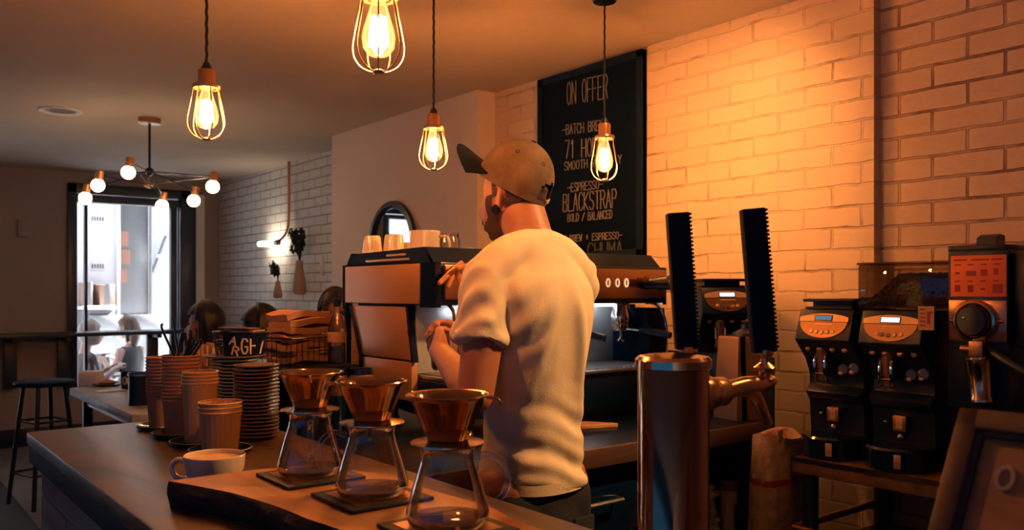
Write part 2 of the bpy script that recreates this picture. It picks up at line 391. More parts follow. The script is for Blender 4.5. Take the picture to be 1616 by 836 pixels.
def thing(name, label, cat, loc=(0, 0, 0), rz=0.0, group=None):
    o = bpy.data.objects.new(name, None); COL.objects.link(o); o.empty_display_size = .05
    o.location = loc; o.rotation_euler = (0, 0, rz); return tag(o, label, cat, group)
def struct(mb, name, m, label=None, flat=False):
    o = mb.build(name, m, None, flat); o['kind'] = 'structure'
    if label: o['label'] = label
    return o
def copy_tree(o, parent=None, loc=None, rz=None, label=None):
    c = o.copy(); COL.objects.link(c)
    if parent is not None: c.parent = parent
    for ch in list(o.children): copy_tree(ch, c)
    if loc is not None: c.location = loc
    if rz is not None: c.rotation_euler = (0, 0, rz)
    if label: c['label'] = label
    return c
def Rz(a): return Matrix.Rotation(a, 3, 'Z')
def Rx(a): return Matrix.Rotation(a, 3, 'X')
def Ry(a): return Matrix.Rotation(a, 3, 'Y')
# ------------------------------------------------------------------ single-stroke lettering
GL = {'A': [[(0, 0), (.5, 1), (1, 0)], [(.2, .38), (.8, .38)]], 'B': [[(0, 0), (0, 1), (.7, 1), (.9, .78), (.7, .55), (0, .55)], [(.7, .55), (1, .28), (.75, 0), (0, 0)]],
 'C': [[(1, .82), (.72, 1), (.28, 1), (0, .7), (0, .3), (.28, 0), (.72, 0), (1, .18)]], 'D': [[(0, 0), (0, 1), (.6, 1), (1, .7), (1, .3), (.6, 0), (0, 0)]],
 'E': [[(1, 1), (0, 1), (0, 0), (1, 0)], [(0, .52), (.8, .52)]], 'F': [[(1, 1), (0, 1), (0, 0)], [(0, .52), (.8, .52)]],
 'G': [[(1, .82), (.72, 1), (.28, 1), (0, .7), (0, .3), (.28, 0), (.72, 0), (1, .2), (1, .45), (.6, .45)]], 'H': [[(0, 0), (0, 1)], [(1, 0), (1, 1)], [(0, .5), (1, .5)]],
 'I': [[(.5, 0), (.5, 1)]], 'K': [[(0, 0), (0, 1)], [(1, 1), (0, .45), (1, 0)]], 'L': [[(0, 1), (0, 0), (1, 0)]], 'M': [[(0, 0), (0, 1), (.5, .35), (1, 1), (1, 0)]],
 'N': [[(0, 0), (0, 1), (1, 0), (1, 1)]], 'O': [[(.5+.5*math.sin(2*PI*q/14), .5-.5*math.cos(2*PI*q/14)) for q in range(15)]], 'P': [[(0, 0), (0, 1), (.7, 1), (1, .78), (.7, .5), (0, .5)]],
 'R': [[(0, 0), (0, 1), (.7, 1), (1, .78), (.7, .52), (0, .52)], [(.5, .52), (1, 0)]], 'S': [[(1, .85), (.7, 1), (.25, 1), (0, .78), (.2, .55), (.8, .45), (1, .22), (.75, 0), (.25, 0), (0, .15)]],
 'T': [[(0, 1), (1, 1)], [(.5, 1), (.5, 0)]], 'U': [[(0, 1), (0, .3), (.3, 0), (.7, 0), (1, .3), (1, 1)]], 'V': [[(0, 1), (.5, 0), (1, 1)]], 'W': [[(0, 1), (.25, 0), (.5, .7), (.75, 0), (1, 1)]],
 'Y': [[(0, 1), (.5, .5), (1, 1)], [(.5, .5), (.5, 0)]], '7': [[(0, 1), (1, 1), (.35, 0)]], '1': [[(.2, .8), (.5, 1), (.5, 0)]], '/': [[(0, 0), (1, 1)]], '+': [[(.5, .2), (.5, .8)], [(.2, .5), (.8, .5)]],
 '-': [[(0, .5), (1, .5)]], ' ': []}
def letters(mb, text, w, h, th, M4, gap=.32, depth=.002):
    """text as flat strokes filling w x h; M4 takes (x along, y up, z outwards)"""
    n = len(text); cw = w/(n+(n-1)*gap)
    old = mb.M; mb.M = old @ M4
    for i, ch in enumerate(text):
        x0 = i*cw*(1+gap)
        for line in GL.get(ch, []):
            for (ax, ay), (bx, by) in zip(line[:-1], line[1:]):
                a = Vector((x0+ax*cw, ay*h, 0)); b = Vector((x0+bx*cw, by*h, 0)); d = b-a
                if d.length < 1e-6: continue
                mb.obox((a+b)/2+Vector((0, 0, depth/2)), (d.length+th*.8, th, depth), Rz(math.atan2(d.y, d.x)))
    mb.M = old
def plane(o, ex, ey):
    ex, ey = Vector(ex).normalized(), Vector(ey).normalized(); ez = ex.cross(ey)
    m = Matrix.Identity(4)
    for i in range(3): m[i][0], m[i][1], m[i][2], m[i][3] = ex[i], ey[i], ez[i], o[i]
    return m
# ================================================================== THE ROOM
CEIL = 2.45; FY = 8.5; XR = 2.80; XB = 2.68; XL = 2.95
struct(MB().box(-3.5, 3.3, -3.2, 8.85, -.12, 0), 'floor', 'floor', 'grey concrete cafe floor')
struct(MB().box(-3.5, 3.3, -3.2, 8.85, CEIL, CEIL+.15), 'ceiling', 'ceiling', 'smooth plaster ceiling over the whole cafe')
struct(MB().box(XR, 3.3, 1.53, 3.72, 0, CEIL), 'wall_right', 'brick', 'rough painted brick wall behind the bar')
struct(MB().box(XR+.045, 3.3, -3.2, 1.53, 0, CEIL), 'wall_right_near', 'brick2', 'painted brick wall of even courses at the right edge')
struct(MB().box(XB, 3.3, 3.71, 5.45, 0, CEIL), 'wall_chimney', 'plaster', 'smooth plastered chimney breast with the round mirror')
struct(MB().box(XL, 3.3, 5.45, FY+.3, 0, CEIL), 'wall_right_far', 'brickw', 'white brick wall near the street window')
wx0, wx1, wz0, wz1 = at(106, 460, Y=FY).x, at(308, 460, Y=FY).x, .42, 2.345
w = MB()
DX0, DX1 = -.72, .52
w.box(-3.5, DX0, FY, FY+.3, 0, CEIL); w.box(DX1, wx0, FY, FY+.3, 0, CEIL); w.box(DX0, DX1, FY, FY+.3, 2.36, CEIL); w.box(wx1+.09, XL+.01, FY, FY+.3, 0, CEIL)
w.box(wx0, wx1+.09, FY, FY+.3, wz1, CEIL); w.box(wx0, wx1+.09, FY, FY+.3, 0, wz0)
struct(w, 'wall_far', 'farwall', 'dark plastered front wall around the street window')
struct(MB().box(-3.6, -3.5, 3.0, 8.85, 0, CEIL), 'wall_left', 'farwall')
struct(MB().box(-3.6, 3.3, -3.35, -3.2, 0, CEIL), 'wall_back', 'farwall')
struct(MB().box(DX1+.1, wx0+1.3, FY-.025, FY, 0, .16, .004), 'baseboard_far', 'black', 'dark skirting board under the window wall')
# white reveal beside the window frame
struct(MB().box(wx1, wx1+.09, FY-.01, FY+.28, wz0, wz1-.03), 'trim_1', 'whitepaint', 'white window reveal')
# window frame (structure, with its pane)
f = MB()
X_ = lambda px: at(px, 460, Y=FY).x
f.box(X_(106), X_(121), FY-.03, FY+.10, wz0, wz1, .004)
f.box(X_(285), X_(308), FY-.03, FY+.10, wz0, wz1, .004)
f.box(X_(106), X_(308), FY-.03, FY+.10, wz1-.085, wz1, .004)
f.box(X_(106), X_(308), FY-.005, FY+.10, wz1-.165, wz1-.095, .004)
f.box(X_(106), X_(308), FY-.03, FY+.10, wz0, wz0+.08, .004)
f.box(X_(134), X_(138.5), FY+.0, FY+.07, wz0, wz1-.16, .003)
f.box(X_(270), X_(279), FY+.0, FY+.07, wz0, wz1-.16, .003)
f.box(X_(281), X_(283), FY+.0, FY+.05, wz0, wz1-.16)
fo = struct(f, 'window_1', 'frame', 'tall dark framed street window')
MB().box(X_(121), X_(285), FY+.045, FY+.051, wz0+.08, wz1-.165).build('glass_pane', 'winglass', fo)
# glazed street door left of the picture (the round mirror shows it)
f = MB(); f.box(DX0, DX0+.04, FY+.0, FY+.1, 0, 2.36, .004); f.box(DX1-.04, DX1, FY, FY+.1, 0, 2.36, .004); f.box(DX0+.04, DX1-.04, FY, FY+.1, 2.26, 2.36, .004)
do_ = struct(f, 'door_1', 'frame', 'dark framed glazed street door left of the picture')
g = MB(); g.box(DX0+.045, DX0+.10, FY+.03, FY+.07, .01, 2.25, .003); g.box(DX1-.10, DX1-.045, FY+.03, FY+.07, .01, 2.25, .003); g.box(DX0+.10, DX1-.10, FY+.03, FY+.07, .01, .2, .003); g.box(DX0+.10, DX1-.10, FY+.03, FY+.07, 2.20, 2.25, .003)
g.build('door_leaf', 'frame', do_); MB().box(DX0+.10, DX1-.10, FY+.045, FY+.052, .2, 2.20).build('glass_pane', 'winglass', do_)
# roof and upper storey over the shop front keep the sun off the room
struct(MB().box(-6, 9, FY+.02, FY+.32, CEIL+.15, 5.4), 'wall_front_upper', 'facade')
struct(MB().box(-6, 9, -6, FY+.32, CEIL+.20, CEIL+.32), 'ceiling_roof', 'blackmat')
struct(MB().box(-6, 9, 8.85, 10.05, 2.66, 2.72), 'ceiling_sun_shield', 'facade', 'unseen sun shield added over the pavement outside the window')  # unseen slab added to keep the sun off the people outside

# ------------------------------------------------------------------ the street
struct(MB().box(-5, 9, 8.85, 16, -.32, -.20), 'floor_street', 'street', 'pale pavement outside')
SY = 12.4
def fx(px): return at(px, 460, Y=SY).x
def fz(px, py): return at(px, py, Y=SY).z
b = MB(); b.box(-4, 9, SY, SY+.4, -.2, 6.5)
struct(b, 'wall_street', 'facade', 'white shop front across the street')
# framed grey poster panel
P0, P1, Q0, Q1 = fx(188), fx(232), fz(210, 497), fz(210, 322)
t = thing('wall_poster', 'tall grey poster in a white frame on the shop front outside', 'poster', ((P0+P1)/2, SY, Q0))
w2 = (P1-P0)/2; hh = Q1-Q0
MB().box(-w2, w2, -.05, 0, 0, hh, .004).build('poster_sheet', 'poster', t)
fr = MB()
for x in (-w2-.05, w2): fr.box(x, x+.05, -.08, 0, -.06, hh+.06, .005)
fr.box(-w2-.05, w2+.05, -.08, 0, -.06, 0, .005); fr.box(-w2-.05, w2+.05, -.08, 0, hh, hh+.06, .005)
fr.build('frame', 'whitepaint', t)
pr = MB()
for k, (ya, yb, xa, xb) in enumerate([(365, 388, 188, 201), (394, 417, 189, 204), (424, 446, 188, 199)]):
    pr.box(fx(xa)-t.location.x, fx(xb)-t.location.x, -.056, -.05, fz(195, yb)-Q0, fz(195, ya)-Q0)
pr.build('orange_print', 'posterorange', t)
# pilaster post, stays and signs on the facade
t = MB().box(fx(233), fx(237), SY-.10, SY, -.2, 4.2, .01).build('drain_pipe', 'poster'); tag(t, 'slim grey drain pipe beside the framed poster outside', 'pipe')
t = MB().tube([at(262, 372, Y=SY-.06), at(240, 430, Y=SY-.06)], .018, 8).build('stay_rod', 'poster'); tag(t, 'thin slanting rod on the bright shop front', 'rod')
for (py0, py1, what) in ((340, 351, 'upper'), (414, 426, 'lower')):
    t = thing('shop_sign', f'{what} of two small faint grey signs beyond the window', 'sign', at(154, py1, Y=SY))
    ww = fx(166)-fx(143); h2 = fz(154, py0)-fz(154, py1)
    MB().box(-ww/2, ww/2, -.03, 0, 0, h2, .003).build('board', 'whitepaint', t)
    p = MB()
    for k in range(5): p.box(-ww*.45+k*ww*.18, -ww*.45+k*ww*.18+ww*.12, -.034, -.03, h2*.2, h2*.8)
    p.build('lettering', 'poster', t)
# display shelf with cartons, dark grille below
sx0, sx1 = fx(118), fx(168)
t = thing('display_shelf', 'dark outdoor display shelf holding cartons, left in the window', 'shelf', (sx0, SY-.5, -.2))
zs = fz(140, 482)+.2
MB().box(0, sx1-sx0, 0, .5, zs-.05, zs, .004).build('board', 'whitepaint', t)
g = MB(); g.box(0, sx1-sx0, .05, .5, zs-.62, zs-.06, .004); g.build('cabinet', 'skysteel', t)
d = MB(); d.box(.07, .48, .02, .06, zs-.32, zs-.12, .004); d.box(.55, .95, .02, .06, zs-.32, zs-.12, .004); d.build('drawer_front', 'poster', t)
l = MB(); l.box(0, .06, .06, .5, 0, zs-.6); l.box(sx1-sx0-.06, sx1-sx0, .06, .5, 0, zs-.6); l.build('leg', 'skysteel', t)
for px0, px1, py0, lab in ((122, 134, 446, 'narrow tan carton at the left end of the outdoor shelf'), (145, 168, 449, 'wide tan carton at the right end of the outdoor shelf')):
    a, c = fx(px0), fx(px1); h = fz(150, py0)-(zs-.2)
    t = thing('carton', lab, 'box', ((a+c)/2, SY-.25, zs-.2), 0, 'cartons on the outdoor shelf')
    MB().box(-(c-a)/2, (c-a)/2, -.2, .2, 0, h, .006).build('body', 'carton', t)
    MB().box(-.03, .03, -.203, .203, .0, h+.002).build('tape', 'skysteel', t)

# ------------------------------------------------------------------ window bar, stool, far table
t = thing('window_bar', 'long narrow dark bar shelf fixed along the window wall', 'shelf', (0, FY-.18, 0))
MB().box(-1.2, 2.62, -.17, .15, .965, 1.0, .006).build('shelf_board', 'frame', t)
for k, px in enumerate((16, 100, 240)):
    x = at(px, 460, Y=FY-.05).x
    MB().box(x-.05, x+.05, .10, .145, .52, .965, .004).box(x-.02, x+.02, -.12, .12, .93, .965, .004).build('bracket', 'frame', t)
def stool(name, label, x, y, h=.78, rz=.3, seat='frame'):
    t = thing(name, label, 'stool', (x, y, 0), rz)
    MB().lathe([(0, h-.03), (.16, h-.03), (.175, h-.018), (.175, h-.006), (.165, h), (0, h)], 32).build('seat', 'fascia' if seat != 'frame' else 'blackmat', t)
    for k in range(4):
        a = PI/4+k*PI/2
        MB().tube([(.12*math.cos(a), .12*math.sin(a), h-.02), (.21*math.cos(a), .21*math.sin(a), 0)], .014, 8).build('leg', 'black', t)
    for q, zz in ((.148, .535), (.186, .21)):
        r = MB()
        for k in range(4):
            a, c = PI/4+k*PI/2, PI/4+(k+1)*PI/2
            r.tube([(q*math.cos(a), q*math.sin(a), zz), (q*math.cos(c), q*math.sin(c), zz)], .009, 6)
        r.build('footrest', 'black', t)
    return t
stool('bar_stool', 'dark round topped bar stool between far table and window wall', 1.0, 6.12, .79, .35)
t = thing('communal_table', 'pale grey topped table in the daylight near the window', 'table', (1.06, 4.25, 0))
MB().box(0, .49, 0, 1.42, .735, .78, .006).build('table_top', 'table', t)
for x in (.08, .41):
    for y in (.1, 1.32):
        MB().box(x-.025, x+.025, y-.025, y+.025, 0, .735, .004).build('leg', 'black', t)
a = MB(); a.box(.08, .41, .08, .10, .68, .735); a.box(.08, .41, 1.32, 1.34, .68, .735); a.box(.07, .09, .1, 1.3, .68, .735); a.box(.40, .42, .1, 1.3, .68, .735); a.build('apron', 'black', t)
TZ = .78
# black mug with letters, tray, paper, white box, dark pot
p = at(203, 614, Z=TZ)
def mug_lathe(r, h, n=32, taper=1.0, t_=.004):
    return [(0, 0), (r*taper*.9, 0), (r*taper, .006), (r, h-.004), (r-.001, h), (r-t_, h-.002), (r*taper-t_, .01), (0, .008)]
t = thing('black_mug', 'black mug with pale capital letters on the far table', 'mug', p)
MB().lathe(mug_lathe(.044, .105, taper=.92), 32).build('body', 'black', t)
vd = Vector((-p.x, -p.y, 0)).normalized()
for ch, off in (('O', -.5), ('G', 0.05), ('F', .62)):
    a = math.atan2(vd.y, vd.x)+off; n_ = Vector((math.cos(a), math.sin(a), 0)); ex = Vector((-n_.y, n_.x, 0))
    q = MB(); letters(q, ch, .020, .042, .007, plane(n_*.0435+Vector((0, 0, .035))-ex*.010, ex, (0, 0, 1))); q.build('letter', 'letter', t)
t = thing('napkin_box', 'white square napkin box on the far table edge', 'box', at(144, 609, d=5.25).xy.to_3d()+Vector((0, 0, TZ)), -.7)
MB().box(-.062, .062, -.04, .04, 0, .088, .004).build('body', 'white', t)
MB().box(-.05, .05, -.041, .041, .02, .07, .001).build('napkin_slot', 'facade', t)
t = MB().sheet(lambda u, v: (.16*(u-.5), .11*(v-.5), .002+.003*math.sin(3*u)), 6, 4, .002).build('paper_slip', 'white', None, loc=at(176, 617, Z=TZ)); tag(t, 'white paper slip lying left of the black mug', 'paper')
t = thing('side_plate', 'dark plate with pastry beside the black mug', 'plate', at(190, 610, Z=TZ)+Vector((-.05, .10, 0)))
MB().lathe([(0, 0), (.05, 0), (.085, .012), (.083, .014), (.05, .004), (0, .004)], 28).build('dish', 'black', t)
b = MB(); b.sphere((0, 0, .02), (.05, .035, .018), 14); b.build('pastry', 'kraft', t)
t = thing('pastry_basket', 'small brown filled basket right of the black mug', 'basket', Vector((1.46, 5.56, TZ)))
MB().lathe([(0, 0), (.05, 0), (.075, .04), (.07, .04), (.046, .005), (0, .005)], 24).build('bowl', 'fascia', t)
b = MB()
for k in range(6): b.sphere((.035*math.cos(k), .035*math.sin(k), .045), (.026, .02, .018), 10)
b.build('rolls', 'boxtan', t)
p = at(221, 660, d=4.35)
t = thing('ribbed_canister', 'dark steel canister at the near end of the grey table', 'canister', (p.x, p.y, TZ))
MB().lathe([(0, 0), (.055, 0), (.055, .15), (.058, .152), (.058, .165), (.05, .165), (.05, .02), (0, .02)], 28).build('body', 'black', t)
MB().lathe([(.0555, .150), (.0595, .152), (.0595, .158), (.0555, .160)], 28).build('rim', 'greysteel', t)
# rubber mat on the floor, thermostat on the far wall
t = MB().box(-1.2, .87, 2.9, 7.7, 0, .012, .004).build('floor_mat', 'mat'); tag(t, 'black rubber mat on the concrete floor beside the bar', 'mat')
p = at(38, 360, Y=FY-.012); t = thing('wall_switch', 'small square switch plate on the dark far wall', 'switch', p)
MB().box(-.05, .05, -.01, .012, -.075, .075, .004).build('plate', 'farwall', t); MB().box(-.018, .018, -.016, -.01, -.03, .03, .002).build('rocker', 'farwall', t)
# ------------------------------------------------------------------ chimney breast mirror, wall lamp, vases, hook
my = 4.59
t = thing('round_mirror', 'round dark framed mirror on the plastered chimney breast', 'mirror', (XB, my, 1.64), 0)
Rw = Ry(-PI/2)
MB().lathe([(.235, .0), (.275, .0), (.285, .012), (.28, .03), (.25, .035), (.235, .02)], 64, R=Rw).lathe([(.235, .02), (.235, 0)], 64, R=Rw).build('frame', 'frame', t)
MB().lathe([(0, .008), (.24, .008), (.24, .012), (0, .012)], 64, R=Rw).build('mirror_glass', 'mirror', t)
p0 = at(456, 250, X=XL-.03); p1 = at(456, 340, X=XL-.03); p2 = at(452, 366, X=XL-.05); p3 = at(440, 381, X=XL-.10)
t = thing('wall_lamp', 'white wall lamp with curved conduit glowing on the brick', 'lamp', (XL, p3.y, p3.z))
o = Vector(t.location)
MB().tube([Vector(q)-o for q in (p0.xy.to_3d()+Vector((0, 0, CEIL)), p0, p1, p2, p3)], .012, 8, smooth=5).build('conduit', 'copperdark', t)
q0 = at(438, 383, X=XL-.10)-o; q1 = at(410, 385, X=XL-.10)-o
MB().cyl(q0+Vector((0, -.02, .0)), q0+Vector((0, .05, 0)), .022, n=16).build('socket', 'greysteel', t)
MB().cyl(q0+Vector((0, .05, 0)), q1, .022, n=18).sphere(q1, .022, 14).build('tube_bulb', 'sconce', t)
def wall_vase(px, py0, py1, w, plant_h, n, lab):
    top = at(px, py0, X=XL-.07); bot = at(px, py1, X=XL-.07); h = top.z-bot.z
    t = thing('wall_vase', lab, 'vase', (XL-.062, bot.y, bot.z), 0, 'vases hung on the white brick')
    MB().lathe([(0, 0), (w*.8, .004), (w, h*.12), (w*.92, h*.35), (w*.55, h*.8), (w*.5, h), (w*.42, h), (w*.45, h*.8), (0, h*.2)], 28).build('body', 'vase', t)
    m = MB(); rnd = random.Random(n)
    for k in range(n):
        a = rnd.uniform(0, 2*PI); s = rnd.uniform(.15, 1.0); L_ = plant_h*rnd.uniform(.35, 1)
        e = Vector((-.03+.06*s*math.cos(a)*.7, plant_h*.55*s*math.sin(a), h+L_))
        mid = Vector((0, e.y*.3, h+L_*.5)); m.tube([(0, 0, h-.03), mid, e], .003, 5, smooth=3)
        for j in range(7):
            u = rnd.uniform(.45, 1.0); c = mid.lerp(e, u)+Vector((rnd.uniform(-.012, .012), rnd.uniform(-.02, .02), rnd.uniform(-.015, .015)))
            m.obox(c, (.006, rnd.uniform(.018, .042), rnd.uniform(.010, .022)), Rx(rnd.uniform(0, PI)) @ Rz(rnd.uniform(-.6, .6)))
    m.build('dried_stems', 'dryplant', t)
wall_vase(471, 411, 465, .055, .26, 46, 'larger wall vase with a dark bushy dried plant')
wall_vase(437, 443, 471, .040, .15, 14, 'smaller wall vase with a few dried stems')
p = at(510, 420, X=XL)
t = thing('wall_hook', 'white lever hook on the brick beside the chimney breast', 'hook', p)
MB().box(-.02, 0, -.02, .02, -.075, .075, .006).build('plate', 'white', t)
MB().tube([(-.015, 0, 0), (-.05, -.01, -.005), (-.06, -.05, -.03)], .008, 8, smooth=4).build('lever', 'white', t)
# ------------------------------------------------------------------ ceiling downlights
def downlight(x, y, lab):
    t = thing('ceiling_downlight', lab, 'downlight', (x, y, CEIL), 0)
    MB().lathe([(.085, -.004), (.115, -.010), (.12, -.006), (.12, 0), (.085, 0), (.085, -.004)], 40).build('trim_ring', 'whitepaint', t)
    MB().lathe([(.086, -.004), (.07, -.001), (0, -.0008)], 40).build('reflector', 'greysteel', t); return t
p = at(95, 174, Z=CEIL); downlight(p.x, p.y, 'round unlit recessed downlight in the ceiling at left')
for k, (x, y) in enumerate(DOWN): downlight(x, y, ['recessed downlight over the barista, above the picture', 'recessed downlight aimed at the brick wall, above the picture'][k])
# ------------------------------------------------------------------ chandelier
c = at(236, 187, Z=CEIL); c.z = CEIL
t = thing('branching_chandelier', 'branching chandelier with six glowing globe bulbs near the window', 'chandelier', c)
hub = Vector((0, 0, -.335))
MB().lathe([(0, -.035), (.062, -.035), (.068, -.028), (.068, 0), (0, 0)], 32).build('canopy', 'copperdark', t)
MB().cyl((0, 0, -.03), hub, .008, n=12).build('rod', 'black', t)
MB().sphere(hub, .028, 16).build('hub', 'black', t)
Rv, Fv = Vector((math.cos(YAW), -math.sin(YAW), 0)), Vector((math.sin(YAW), math.cos(YAW), 0))
D0 = c.x*Fv.x+c.y*Fv.y
ends = []
for px, py, dd in ((205, 256, -.32), (157, 277, -.12), (137, 298, .16), (258, 310, .34), (308, 302, .2), (338, 279, -.14), (234, 291, .42)):
    d = D0+dd; ends.append(Fv*(d-D0)+Rv*((px-808)/FPX*d-(236-808)/FPX*D0)+Vector((0, 0, CAM_H+(460-py)/FPX*d-CEIL)))
for i, e in enumerate(ends):
    MB().tube([hub, e], .005, 6).build('arm', 'black', t)
    if i < 6:
        dn = Vector((-.15, 0, -1)).normalized()
        s = MB(); s.cyl(e-dn*.028, e+dn*.028, .024, n=18); so = s.build('socket', 'socket', t)
        MB().sphere(e+dn*.062, .040, 18).build('globe_bulb', 'globe', so)
    else:
        MB().cyl(e-Fv*.02, e+Fv*.03, .024, n=18).build('socket', 'socket', t)
for i, j in ((1, 6), (5, 6), (0, 6), (6, 3)):
    MB().tube([ends[i], ends[j]], .0045, 6).build('link_rod', 'black', t)
# ------------------------------------------------------------------ cage pendants
def pendant():
    t = thing('cage_pendant', '', 'pendant lamp', (0, 0, CEIL), 0, 'caged filament pendants over the bar')
    z0 = -.65
    MB().lathe([(0, -.02), (.045, -.02), (.05, -.012), (.05, 0), (0, 0)], 28).build('ceiling_rose', 'black', t)
    pts = [(.0011*math.cos(k*1.9), .0011*math.sin(k*1.9), -.02+(z0+.225)*k/40) for k in range(41)]
    MB().tube(pts, .0042, 6).build('cord', 'cord', t)
    MB().lathe([(0, z0+.222), (.008, z0+.222), (.016, z0+.205), (.016, z0+.198), (0, z0+.198)], 20).build('cord_grip', 'black', t)
    MB().lathe([(0, z0+.2), (.023, z0+.2), (.024, z0+.196), (.024, z0+.150), (.020, z0+.146), (0, z0+.146)], 28).build('socket', 'socket', t)
    g = MB(); g.lathe([(.025, z0+.158), (.038, z0+.158), (.040, z0+.152), (.038, z0+.146), (.025, z0+.146)], 28)
    for k in range(7):
        a = 2*PI*k/7+.2; pr = [(.036, .152), (.041, .12), (.050, .075), (.0535, .05), (.050, .03), (.038, .012), (.018, .001), (.006, 0)]
        g.tube([(r*math.cos(a), r*math.sin(a), z0+z) for r, z in pr], .0017, 6, smooth=4)
    g.lathe([(0, z0-.004), (.010, z0-.003), (.012, z0+.002), (.008, z0+.005), (0, z0+.005)], 16)
    g.build('cage', 'cagewire', t)
    bl = MB().lathe([(.013, z0+.148), (.015, z0+.138), (.022, z0+.115), (.031, z0+.085), (.034, z0+.068), (.031, z0+.048), (.020, z0+.034), (0, z0+.028)], 28).build('bulb', 'bulbglass', t)
    fl = MB()
    for k in range(6):
        a = 2*PI*k/6
        fl.tube([(.012*math.cos(a), .012*math.sin(a), z0+.110), (.0175*math.cos(a), .0175*math.sin(a), z0+.052)], .0042, 6)
    fl.sphere((0, 0, z0+.080), (.0155, .0155, .030), 14)
    fl.build('filament', 'filament', bl)
    return t
pp = pendant(); pp.location = (.82, 2.47, CEIL); pp['label'] = 'caged pendant lamp hanging left over the far bar end'
copy_tree(pp, None, (.84, 1.50, CEIL+.005), 1.3, 'largest caged pendant lamp at the top, its cord out of view').location.z = CEIL
copy_tree(pp, None, (1.67, 2.58, CEIL), .7, 'caged pendant lamp glowing against the plastered chimney breast')
c4 = at(954, 250, d=3.13); pd4 = copy_tree(pp, None, (c4.x, c4.y, CEIL), 2.1, 'caged pendant lamp hanging in front of the chalkboard'); pd4.scale = (.93, .93, 1.045)
# ================================================================== CHALKBOARD
cy0, cy1 = at(849, 200, X=XR-.03).y, at(1014, 200, X=XR-.03).y
bz0, bz1 = 1.515, 2.435
t = thing('chalkboard', 'tall black chalkboard menu fixed on the brick wall', 'chalkboard', (XR, (cy0+cy1)/2, bz0))
yc = (cy0+cy1)/2; hw = (cy0-cy1)/2
MB().box(-.030, -.001, -hw, hw, 0, bz1-bz0, .004).build('board', 'chalk', t)
fr = MB()
for a, b_ in ((-hw, -hw+.035), (hw-.035, hw)): fr.box(-.036, -.001, a, b_, 0, bz1-bz0, .003)
fr.box(-.036, -.001, -hw, hw, bz1-bz0-.035, bz1-bz0, .003); fr.box(-.036, -.001, -hw, hw, 0, .035, .003)
fr.build('frame', 'blackmat', t)
def chalk_line(mbn, text, px0, px1, ytop0, ybot0, ybot1, th=.006):
    a = at(px0, ybot0, X=XR-.031); b2 = at(px1, ybot1, X=XR-.031); tp = at(px0, ytop0, X=XR-.031)
    mb = MB(); ex = (b2-a); letters(mb, text, ex.length, tp.z-a.z, th, plane(Vector((-.031, a.y-yc, a.z-bz0)), ex, (0, 0, 1)), depth=.0015); mb.build('chalk_line', 'chalkline' if mbn == 'ln' else 'chalkdim', t)
chalk_line('ln', 'ON OFFER', 895, 959, 130, 166, 155, .0038)
chalk_line('ln', '-BATCH BREW-', 888, 958, 198, 213, 204, .0038)
chalk_line('ln', '71 HOU', 892, 943, 222, 250, 246, .005)
chalk_line('ln', 'SMOOTH / C   Y', 891, 981, 256, 269, 258, .0038)
chalk_line('ln', '-ESPRESSO-', 896, 951, 290, 303, 297, .0038)
chalk_line('ln', 'BLACKSTRAP', 889, 973, 307, 334, 327, .005)
chalk_line('ln', 'BOLD / BALANCED', 896, 966, 338, 350, 344, .0038)
chalk_line('ln', 'H BREW + ESPRESSO-', 890, 982, 372, 382, 376, .0042)
chalk_line('dm', 'CHUMA', 928, 982, 384, 405, 402, .005)

# ================================================================== FRONT BAR
BZ = .965
t = thing('front_bar', 'dark wooden service bar with plank clad side', 'bar counter', (.69, 1.1, 0))
b = MB(); b.box(-.29, .29, -1.7, 1.62, BZ-.035, BZ, .005); b.build('worktop', 'darkwood', t)
b = MB(); b.box(-.285, .285, -1.69, 1.61, BZ-.085, BZ-.036, .004); b.build('edge_rail', 'blackmat', t)
b = MB()
rnd = random.Random(3); z = .12
while z < BZ-.09:
    hgt = min(.135, BZ-.086-z); y = -1.65
    while y < 1.56:
        ln_ = rnd.uniform(.6, 1.3); y1 = min(1.57, y+ln_)
        b.box(-.262+rnd.uniform(0, .004), -.24, y+.002, y1-.002, z+.002, z+hgt-.002, .003); y = y1
    z += hgt
b.build('plank_cladding', 'plank', t)
b = MB(); b.box(-.24, .27, -1.65, 1.57, .1, BZ-.086); b.box(-.25, .25, 1.57, 1.585, .12, BZ-.09); b.build('carcass', 'blackmat', t)
MB().box(-.23, .25, -1.62, 1.53, 0, .12).build('plinth', 'blackmat', t)

# ------------------------------------------------------------------ machine counter (L from the bar to near the wall)
MZ = .92; MY = 1.72
t = thing('back_counter', 'dark counter under the espresso machine with bronze wood edge', 'counter', (1.75, 2.3, 0))
MB().box(-.765, .75, MY-2.3+.01, .62, MZ-.012, MZ, .003).build('worktop', 'black', t)
MB().box(-.765, .75, MY-2.3, MY-2.3+.03, MZ-.055, MZ-.001, .003).build('wood_edge', 'fascia', t)
MB().box(-.74, .74, MY-2.3+.035, .60, MZ-.10, MZ-.013, .003).build('apron', 'blackmat', t)
b = MB(); b.box(.735, .75, MY-2.3-.0, .55, 0, 1.135, .003); b.build('end_panel', 'black', t)
b = MB(); b.box(-.74, -.72, -.5, .6, 0, MZ-.1); b.box(-.74, .74, .56, .6, 0, MZ-.1); b.box(-.74, .74, -.5, .6, 0, .08); b.box(.10, .12, -.52, .56, 0, MZ-.1); b.build('carcass', 'blackmat', t)
MB().box(.13, .73, -.50, .55, .485, .50, .002).build('inner_shelf', 'black', t)
for k, (za, zb) in enumerate(((.66, .80), (.45, .64), (.12, .43))):
    dr = MB().box(-.70, .10, -.555, -.53, za, zb, .004).build('drawer', 'blackgloss', t)
    MB().tube([(-.55, -.555, zb-.035), (-.55, -.59, zb-.035), (.0, -.59, zb-.035), (.0, -.555, zb-.035)], .007, 8).build('handle', 'greysteel', dr)
